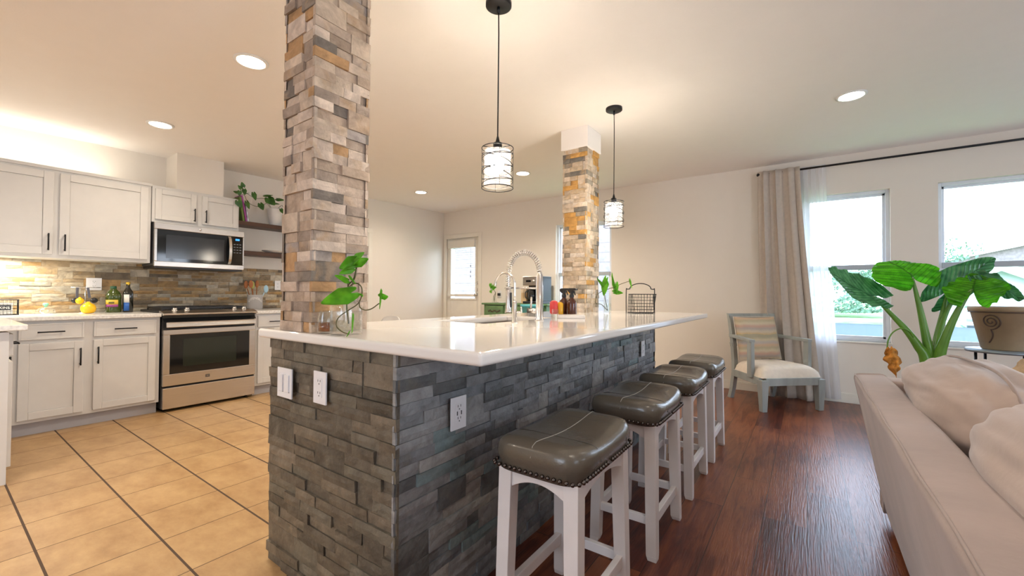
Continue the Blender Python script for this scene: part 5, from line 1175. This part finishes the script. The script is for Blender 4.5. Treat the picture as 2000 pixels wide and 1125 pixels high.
# striped cushion leaning on the chair back
def pillow(mb, c, ax, ay, az, hx, hy, th, wr=0, seed=0, n=26, pin=.04):
    c = Vector(c); ax, ay, az = Vector(ax).normalized(), Vector(ay).normalized(), Vector(az).normalized()
    for sgn in (1, -1):
        def fn(u, v):
            a, b = -1+2*u, -1+2*v; e = max(0, (1-a**4)*(1-b**4))**.55
            px = a*hx*(1-pin*(1-b*b)*abs(a)**3); py = b*hy*(1-pin*(1-a*a)*abs(b)**3); q = 0
            if wr: q = wr*noise.noise(Vector((a*2.2+seed, b*2.2, sgn)))*e
            return c+ax*px+ay*py+az*(sgn*(th/2*e+q))
        mb.grid(fn, n, n, flip=sgn < 0)
    return mb
STR = striped('striped_pillow_fabric', [(.60, .42, .20), (.62, .52, .38), (.45, .38, .33), (.58, .36, .27), (.64, .55, .38), (.48, .40, .26), (.62, .42, .28), (.50, .44, .40), (.62, .52, .34), (.42, .36, .24)], 'Z', 3.6)
pc = Vector(AC(W2/2-.03, DB-.065, .655)); back = Vector(AC(0, .28, 1))-Vector(AC(0, 0, 0)); upv = (Vector((d_.x*.24, d_.y*.24, 1))).normalized(); nr = e_.cross(upv)
t = thing('striped_pillow', 'striped orange and cream pillow leaning in the grey armchair', 'pillow', (pc.x, pc.y, .436))
mb = MB(); pillow(mb, pc, e_, upv, nr, .235, .225, .12, wr=.008, seed=3); mb.build('cover', STR, t)
mb = MB(); pp = [pc+e_*.236*a+upv*.226*b for a, b in [(-1, -1), (1, -1), (1, 1), (-1, 1)]]; mb.tube(pp, .004, 6, closed=True); mb.build('piping', SEATF, t)

# ------------------------------------------------------------------ elephant-ear plant
PX_, PY_ = .705, 4.02
t = thing('plant_pot', 'dark round floor pot of the elephant-ear plant behind the sofa', 'pot', (PX_, PY_, 0))
mb = MB(); mb.lathe([(.13, 0), (.14, .01), (.18, .30), (.19, .33), (.19, .36), (.175, .36), (.17, .33), (.001, .33)], (PX_, PY_, 0), 28); mb.build('pot_body', TERRA, t)
MB().lathe([(.17, .331), (.001, .336)], (PX_, PY_, 0), 20).build('soil', SOIL, t)
t = thing('elephant_ear_plant', 'big elephant-ear plant with glowing green ribbed leaves before the windows', 'plant', (PX_, PY_, .34))
def stalk(pts, r0, r1): P = bez(pts, 7); n = len(P); m_ = MB(); m_.tube(P, .01, 10, r_list=[r0+(r1-r0)*(i/(n-1))**.7 for i in range(n)]); return m_.build('stalk', STEMG, t)
stalk([(.700, 4.02, .34), (.695, 4.01, .66), (.672, 4.0, .818), (.646, 4.0, .993), (.622, 4.0, 1.134), (.606, 4.0, 1.231)], .045, .007)
stalk([(.690, 4.00, .34), (.668, 3.99, .66), (.628, 3.98, .76), (.570, 3.98, .865), (.500, 3.98, .963), (.435, 3.98, 1.05), (.395, 3.98, 1.10)], .045, .006)
stalk([(.715, 4.04, .34), (.722, 4.05, .66), (.740, 4.08, .80), (.772, 4.12, .958), (.792, 4.13, 1.072), (.800, 4.13, 1.13)], .042, .006)
stalk([(.715, 4.00, .34), (.730, 3.98, .67), (.762, 3.96, .84), (.812, 3.95, 1.0), (.862, 3.95, 1.118), (.885, 3.95, 1.15)], .045, .006)
stalk([(.72, 4.02, .34), (.735, 4.04, .7), (.752, 4.07, .85), (.80, 4.10, 1.02), (.86, 4.08, 1.15), (.93, 4.03, 1.22)], .030, .005)
def EL(base, tip, side, w, m_=LEAFB, vein=True, **k):
    q = MB(); leaf(q, base, tip, side, w, ns=44, ntt=28, **k); o = q.build('leaf', m_, t, solid=.0012)
    b_, t_ = Vector(base), Vector(tip); nr_ = (t_-b_).normalized().cross(Vector(side)).normalized()
    return o
EL((.606, 4.0, 1.240), (.50, 4.12, 1.42), (1, .22, -.16), .44, lobe=.42, fold=-.10, ribs=8, rib_a=.0035, ruf=.010, droop=.35, pw=2.2)
EL((.392, 3.98, 1.105), (.085, 3.90, 1.250), (.32, -.62, -.85), .30, LEAFT, lobe=.34, fold=-.16, ribs=8, rib_a=.0035, ruf=.010, droop=.25, pw=1.9)
EL((.800, 4.13, 1.14), (1.02, 4.17, 1.365), (-.68, -.25, .60), .25, LEAFT, lobe=.50, fold=.18, ribs=8, rib_a=.0035, ruf=.008, droop=.1, pw=1.9)
EL((.885, 3.95, 1.155), (.93, 4.06, 1.285), (.92, -.05, .36), .31, lobe=.75, fold=-.20, ribs=6, rib_a=.0035, ruf=.012, droop=.2, pw=2.2)
EL((.935, 4.02, 1.235), (1.10, 3.93, 1.095), (.45, .35, .72), .15, LEAFT, lobe=.22, fold=.25, ribs=6, rib_a=.003, ruf=.014, droop=-.1, pw=1.7)
m_ = MB(); m_.tube(bez([(.600, 3.96, .82), (.585, 3.95, .858), (.540, 3.94, .880), (.495, 3.94, .850), (.470, 3.94, .795), (.463, 3.94, .735)], 6), .0045, 8); m_.build('wilted_stalk', STEMG, t)
def wl(u, v):
    a = -1+2*u; w_ = .040*sin(pi*min(1, .12+v*.95))**.7*(1+.25*sin(v*19)); tw = a*1.5
    return (.478+.03*v+w_*sin(tw)*1.0, 3.94-.035*cos(tw)+.012*sin(v*14+a*3), .748-.185*v-.02*a*a+.008*sin(a*9+v*7))
m_ = MB(); m_.grid(wl, 24, 26); m_.build('withered_leaf', WITHER, t, solid=.002, label='curled brown withered leaf hanging down')

# tan pot on a metal stand by the right window
cx, cy, zb = 1.215, 4.72, .705
t = thing('pot_stand', 'blue-grey metal stand with thin legs beside the sofa back', 'plant stand', (cx, cy, 0))
mb = MB(); mb.lathe([(.001, zb-.022), (.20, zb-.022), (.205, zb-.012), (.20, zb-.0), (.001, zb-.0)], (cx, cy, 0), 36); mb.build('round_top', STANDM, t)
for k in range(4):
    a_ = radians(20+k*90); MB().tube([(cx+.17*cos(a_), cy+.17*sin(a_), zb-.02), (cx+.17*cos(a_), cy+.17*sin(a_), 0)], .009, 8).build('leg', BLACKM, t)
mb = MB(); mb.tube([(cx+.17*cos(2*pi*k/24), cy+.17*sin(2*pi*k/24), .22) for k in range(24)], .006, 6, closed=True); mb.build('lower_ring', BLACKM, t)
t = thing('spiral_pot', 'large tan glazed pot with a brown spiral, on the metal stand', 'plant pot', (cx, cy, zb))
rb, rt_, H_ = .118, .182, .325
mb = MB(); mb.lathe([(rb-.01, 0), (rb, .006), (rb+(rt_-rb)*.84, H_*.86), (rt_-.003, H_*.88), (rt_+.004, H_*.90), (rt_+.006, H_-.004), (rt_, H_), (rt_-.018, H_), (rt_-.026, H_-.03), (.001, H_-.03)], (cx, cy, zb), 48); mb.build('pot_body', TERRA, t)
MB().lathe([(rt_-.027, H_-.029), (.001, H_-.022)], (cx, cy, zb), 24).build('soil', SOIL, t)
def onpot(aa, z): r_ = rb+(rt_-rb)*(z/H_)*.98+.0015; return (cx+r_*cos(aa), cy+r_*sin(aa), zb+z)
a0 = math.atan2(-cy, -cx)+.0; mb = MB(); pts = []
for k in range(60):
    th = k/59*2*pi*2.35; r_ = .006+.0052*th*.62; pts.append(onpot(a0-.40-(r_*cos(th+2.6))/.155, .215+r_*1.1*sin(th+2.6)))
e0 = pts[-1]
ang = lambda p: math.atan2(p[1]-cy, p[0]-cx)
ae, ze = ang(e0), e0[2]-zb
for k in range(1, 10): pts.append(onpot(ae+.09*sin(pi*k/9)-.14*(k/9)**1.4, ze-(ze-.055)*k/9))
mb.tube(pts, .0048, 6); mb.build('painted_spiral', TERRAD, t)
mb = MB(); mb.tube([(cx+(rt_-.001)*cos(2*pi*k/48), cy+(rt_-.001)*sin(2*pi*k/48), zb+H_*.875) for k in range(48)], .0045, 6, closed=True); mb.build('rim_line', TERRAD, t)
mb = MB(); mb.tube([(cx-.09, cy-.05, zb+H_-.03), (cx-.105, cy-.05, zb+H_+.075)], .0016, 5); mb.build('plant_pick', BLACKM, t)

# ------------------------------------------------------------------ sofa
sy0, sy1 = .45, 2.815
t = thing('sofa', 'beige suede sofa seen from behind along the right edge', 'sofa', (.85, 1.63, 0))
def prof_extrude(mb, prof, y0, y1, ny=24, wob=.003, seed=0):
    n = len(prof)
    vs = []
    for j in range(ny+1):
        y = y0+(y1-y0)*j/ny
        for i, (x, z) in enumerate(prof): q = noise.noise(Vector((y*3.1, z*4, i*.17+seed)))*wob; vs.append((x+q, y, z+q*.7))
    fs = [(j*n+i, j*n+(i+1) % n, (j+1)*n+(i+1) % n, (j+1)*n+i) for j in range(ny) for i in range(n)]
    fs += [tuple(range(n)), tuple(reversed([ny*n+i for i in range(n)]))]
    vs_ = mb.add(vs, fs, 0, True); return mb
def rnd(p, r=.03, n=4):
    """round the corners of a polygon"""
    out = []; N = len(p)
    for i in range(N):
        a, b, c = Vector(p[i-1]), Vector(p[i]), Vector(p[(i+1) % N]); rr_ = min(r, (a-b).length*.45, (c-b).length*.45)
        s_ = b+(a-b).normalized()*rr_; e2 = b+(c-b).normalized()*rr_
        for k in range(n+1): u = k/n; out.append(tuple((1-u)**2*s_+2*u*(1-u)*b+u*u*e2))
    return out
mb = MB(); prof_extrude(mb, rnd([(.312, .055), (.196, .700), (.330, .712), (.45, .30), (.46, .055)], .028), sy0, sy1-.0, 40, .004); mb.build('back_frame', SUEDE, t)
m_ = MB(); m_.tube([(.207+.002*sin(k), sy0+(sy1-sy0)*k/30, .697) for k in range(31)], .0032, 6); m_.build('seam_welt', SUEDE, t)
mb = MB(); prof2 = rnd([(sy1-.13, .055), (sy1-.13, .695), (sy1+.005, .700), (sy1+.0, .055)], .025)
vs = []; NX = 20
for j in range(NX+1):
    x = .30+(1.22-.30)*j/NX
    for (y, z) in prof2: vs.append((x, y, z+noise.noise(Vector((x*4, y*4, z*3)))*.003))
n = len(prof2); mb.add(vs, [(j*n+(i+1) % n, j*n+i, (j+1)*n+i, (j+1)*n+(i+1) % n) for j in range(NX) for i in range(n)]+[tuple(range(n))[::-1], tuple(NX*n+i for i in range(n))], 0, True); mb.build('arm', SUEDE, t)
MB().box(.40, 1.20, sy0-.0, sy0+.13, .055, .62).build('arm', SUEDE, t, bevel=.03, seg=3)
MB().box(.42, 1.18, sy0+.1, sy1-.12, .055, .30).build('seat_base', SUEDE, t, bevel=.02)
def blob(c, h, ex=.55, wr=.01, seed=0, n=40, wk=(3, 3, 3), tilt=0):
    """rounded box cushion with soft wrinkles"""
    mb = MB(); vs = []; fs = []; N = n; K = 2*n
    f_ = lambda q, e: math.copysign(abs(q)**e, q)
    for i in range(N+1):
        ph = -pi/2+pi*i/N
        for k in range(K):
            th = 2*pi*k/K
            x = f_(cos(ph), ex)*f_(cos(th), ex); y = f_(cos(ph), ex)*f_(sin(th), ex); z = f_(sin(ph), ex)
            q = 1+(wr*noise.noise(Vector((x*wk[0]+seed, y*wk[1], z*wk[2])))+wr*.5*noise.noise(Vector((x*wk[0]*2.3+seed, y*wk[1]*2, z*wk[2]*2.3))))
            q += wr*.22*noise.noise(Vector((y*h[1]*5+seed, z*15.0+y*2, x*2)))
            px, py, pz = x*h[0]*q, y*h[1]*(1+(q-1)*.3), z*h[2]*q
            vs.append((c[0]+px*cos(tilt)+pz*sin(tilt), c[1]+py, c[2]-px*sin(tilt)+pz*cos(tilt)))
    for i in range(N):
        for k in range(K): fs.append((i*K+k, i*K+(k+1) % K, (i+1)*K+(k+1) % K, (i+1)*K+k))
    return mb.add(vs, fs, 0, True)
for y in (sy0+.13+.53, sy0+.13+1.59): blob((.83, y, .37), (.38, .53, .09), .45, .02, y).build('seat_cushion', SUEDE2, t)
for x in (.36, 1.12):
    for y in (sy0+.12, sy1-1.0, sy1-.1): MB().lathe([(.022, 0), (.032, .058)], (x, y, 0), 12).build('leg', BLACKM, t)
# loose back cushions
def back_cushion(c, h, label, seed, tilt=-.25):
    t = thing('back_cushion', label, 'cushion', (c[0], c[1], c[2]-h[2]), 'wrinkled beige back cushions on the sofa')
    blob(c, h, .62, .085, seed, 64, (2.2, 1.1, 3.6), tilt).build('cushion_body', SUEDE2, t)
    # piping running round the gusset
    mb = MB(); pts = []
    for k in range(72):
        a = 2*pi*k/72; ca, sa = cos(a), sin(a); f_ = lambda q: math.copysign(abs(q)**.62, q)
        y = c[1]+f_(ca)*h[1]*1.0; pz = f_(sa)*h[2]*1.012; px = .03+.012*sin(3*a+seed)
        pts.append((c[0]+px*cos(tilt)+pz*sin(tilt), y, c[2]-px*sin(tilt)+pz*cos(tilt)))
    mb.tube(pts, .0055, 6, closed=True); mb.build('piping', SUEDE, t)
back_cushion((.505, 2.165, .615), (.160, .460, .255), 'farther wrinkled beige back cushion, nearest the plant', 2.1)
back_cushion((.500, 1.215, .615), (.160, .465, .258), 'nearer wrinkled beige back cushion at the right edge of the frame', 7.7)

# knitted tasselled cushion lying at the far end of the seat
t = thing('tassel_pillow', 'tan knitted pillow with a corner tassel at the right edge, far end of the sofa', 'pillow', (.845, 2.50, .46))
blob((.845, 2.53, .675), (.185, .12, .212), .7, .06, 4.4, 30, (4, 4, 4)).build('knit_cover', KNIT, t)
mb = MB(); tc_ = Vector((.725, 2.405, .825)); mb.ball(tc_, .018, 6)
for k in range(22):
    a_ = 2*pi*k/22; mb.tube([tc_, tc_+Vector((.020*cos(a_)-.01, .020*sin(a_)-.015, -.02)), tc_+Vector((.032*cos(a_)-.012, .03*sin(a_)-.02, -.062))], .0028, 4)
mb.build('tassel', KNIT, t)

# ------------------------------------------------------------------ outside
def outground():
    mb = MB(); mb.grid(lambda u, v: (-14+32*u, 5.75+38*v, -.25+1.15*min(1, max(0, (v*38-2.0)/14))+.03*noise.noise(Vector((u*20, v*20, 0)))), 60, 60); return mb.build('lawn', GRASS)
o = outground(); o['kind'] = 'structure'
mb = MB()
for k in range(4): mb.box(-2.5, 1.9, 8.2, 8.24, -.1+k*.20, .085+k*.20)
for k in range(3): mb.box(-2.4+k*2.1, -2.3+k*2.1, 8.24, 8.32, -.25, .80)
t = thing('grey_fence', 'low blue-grey board fence seen through the bottom of the left window', 'fence', (-.3, 8.2, -.25)); mb.build('boards', FENCE, t)
mb = MB(); mb.box(-2.55, 1.95, 8.17, 8.30, .72, .765); mb.build('cap_rail', SIDING, t)
# white neighbour house with gable (right window)
def gable(x0, x1, y0, y1, zb, ze, zr, label, name='neighbour_house', wm=SIDING, ov=.25):
    t = thing(name, label, 'house', ((x0+x1)/2, y0, zb)); xm = (x0+x1)/2
    mb = MB(); mb.prism([(x0, zb), (x1, zb), (x1, ze), (xm, zr), (x0, ze)], y0, y1, T=lambda a, z, y: (a, y, z))
    for k in range(12): z = zb+(ze-zb)*k/12; mb.box(x0-.008, x1+.008, y0-.01, y0, z, z+.012)
    mb.build('walls', wm, t)
    sl = (zr-ze)/(xm-x0)
    for s_ in (-1, 1):
        xe = x0-ov if s_ < 0 else x1+ov; zz = ze-ov*sl; mb = MB(); mb.prism([(xe, zz), (xm, zr), (xm, zr+.12), (xe, zz+.12)] if s_ < 0 else [(xm, zr), (xe, zz), (xe, zz+.12), (xm, zr+.12)], y0-ov, y1+ov, T=lambda a, z, y: (a, y, z)); mb.build('roof', ROOFT, t)
        mb = MB(); mb.prism([(xe, zz-.05), (xm, zr-.05), (xm, zr+.13), (xe, zz+.13)] if s_ < 0 else [(xm, zr-.05), (xe, zz-.05), (xe, zz+.13), (xm, zr+.13)], y0-ov-.03, y0-ov, T=lambda a, z, y: (a, y, z)); mb.build('fascia', WHITE, t)
    for wx in (xm-.9, xm+.5):
        MB().box(wx, wx+.5, y0-.02, y0, zb+.4, zb+1.1).build('window', WRAIL, t)
    return t
gable(2.05, 4.05, 12.2, 15, -.1, 1.13, 1.66, 'white-sided gabled house close behind the right window')
gable(5.6, 12.4, 30, 37, .5, 2.9, 3.75, 'distant grey-roofed house on the horizon right of the tree', wm=BRICKO)
gable(-1.0, 3.4, 36, 42, .5, 2.6, 3.1, 'distant low house seen through the left window', wm=SIDING)
gable(-9.5, -1.9, 10.2, 15, -.3, 2.7, 4.2, 'pale brick house seen through the back door glass', wm=BRICKO)
def tree(x, y, zb, h, r, label, seed, n=900, kind='tree'):
    t = thing('outdoor_tree' if kind == 'tree' else 'garden_shrub', label, kind, (x, y, zb)); rr = random.Random(seed)
    if kind == 'tree': MB().tube(bez([(x, y, zb), (x+.1, y, zb+h*.3), (x-.05, y, zb+h*.6)], 5), .12, 8).build('trunk', STEM, t)
    mb = MB(); cl = [(rr.gauss(0, .42)*r, rr.gauss(0, .4)*r, rr.gauss(0, .30)*r) for _ in range(10)]
    for i in range(n):
        c = cl[i % 10]; p = Vector((x+c[0]+rr.gauss(0, .26)*r, y+c[1]+rr.gauss(0, .26)*r, max(zb+.05, zb+h-r*.8+c[2]+rr.gauss(0, .22)*r)))
        a = Vector((rr.gauss(0, 1), rr.gauss(0, 1), rr.gauss(0, 1))).normalized()*r*.075; b = a.orthogonal().normalized()*r*.04
        mb.add([p-a, p+b, p+a, p-b], [(0, 1, 2, 3)], 0)
    mb.build('foliage', TREE, t); return t
tree(4.35, 22, .6, 2.2, 1.05, 'bushy tree on the horizon, left part of the right window', 1)
tree(2.5, 26, .6, 2.2, 1.0, 'small tree on the horizon at the right edge of the left window', 2)
tree(1.0, 16.5, .6, .9, .9, 'low green shrub on the slope behind the left window', 3, 700, 'shrub')
tree(1.75, 10.4, -.1, .8, .6, 'green shrub by the white house below the right window', 5, 600, 'shrub')
tree(8.4, 24, .6, 2.6, 1.2, 'tree beyond the roofs at the far right of the right window', 6)
tree(-.9, 18, .5, 1.2, 1.0, 'green bush on the lawn seen low in the left window', 7, 700, 'shrub')
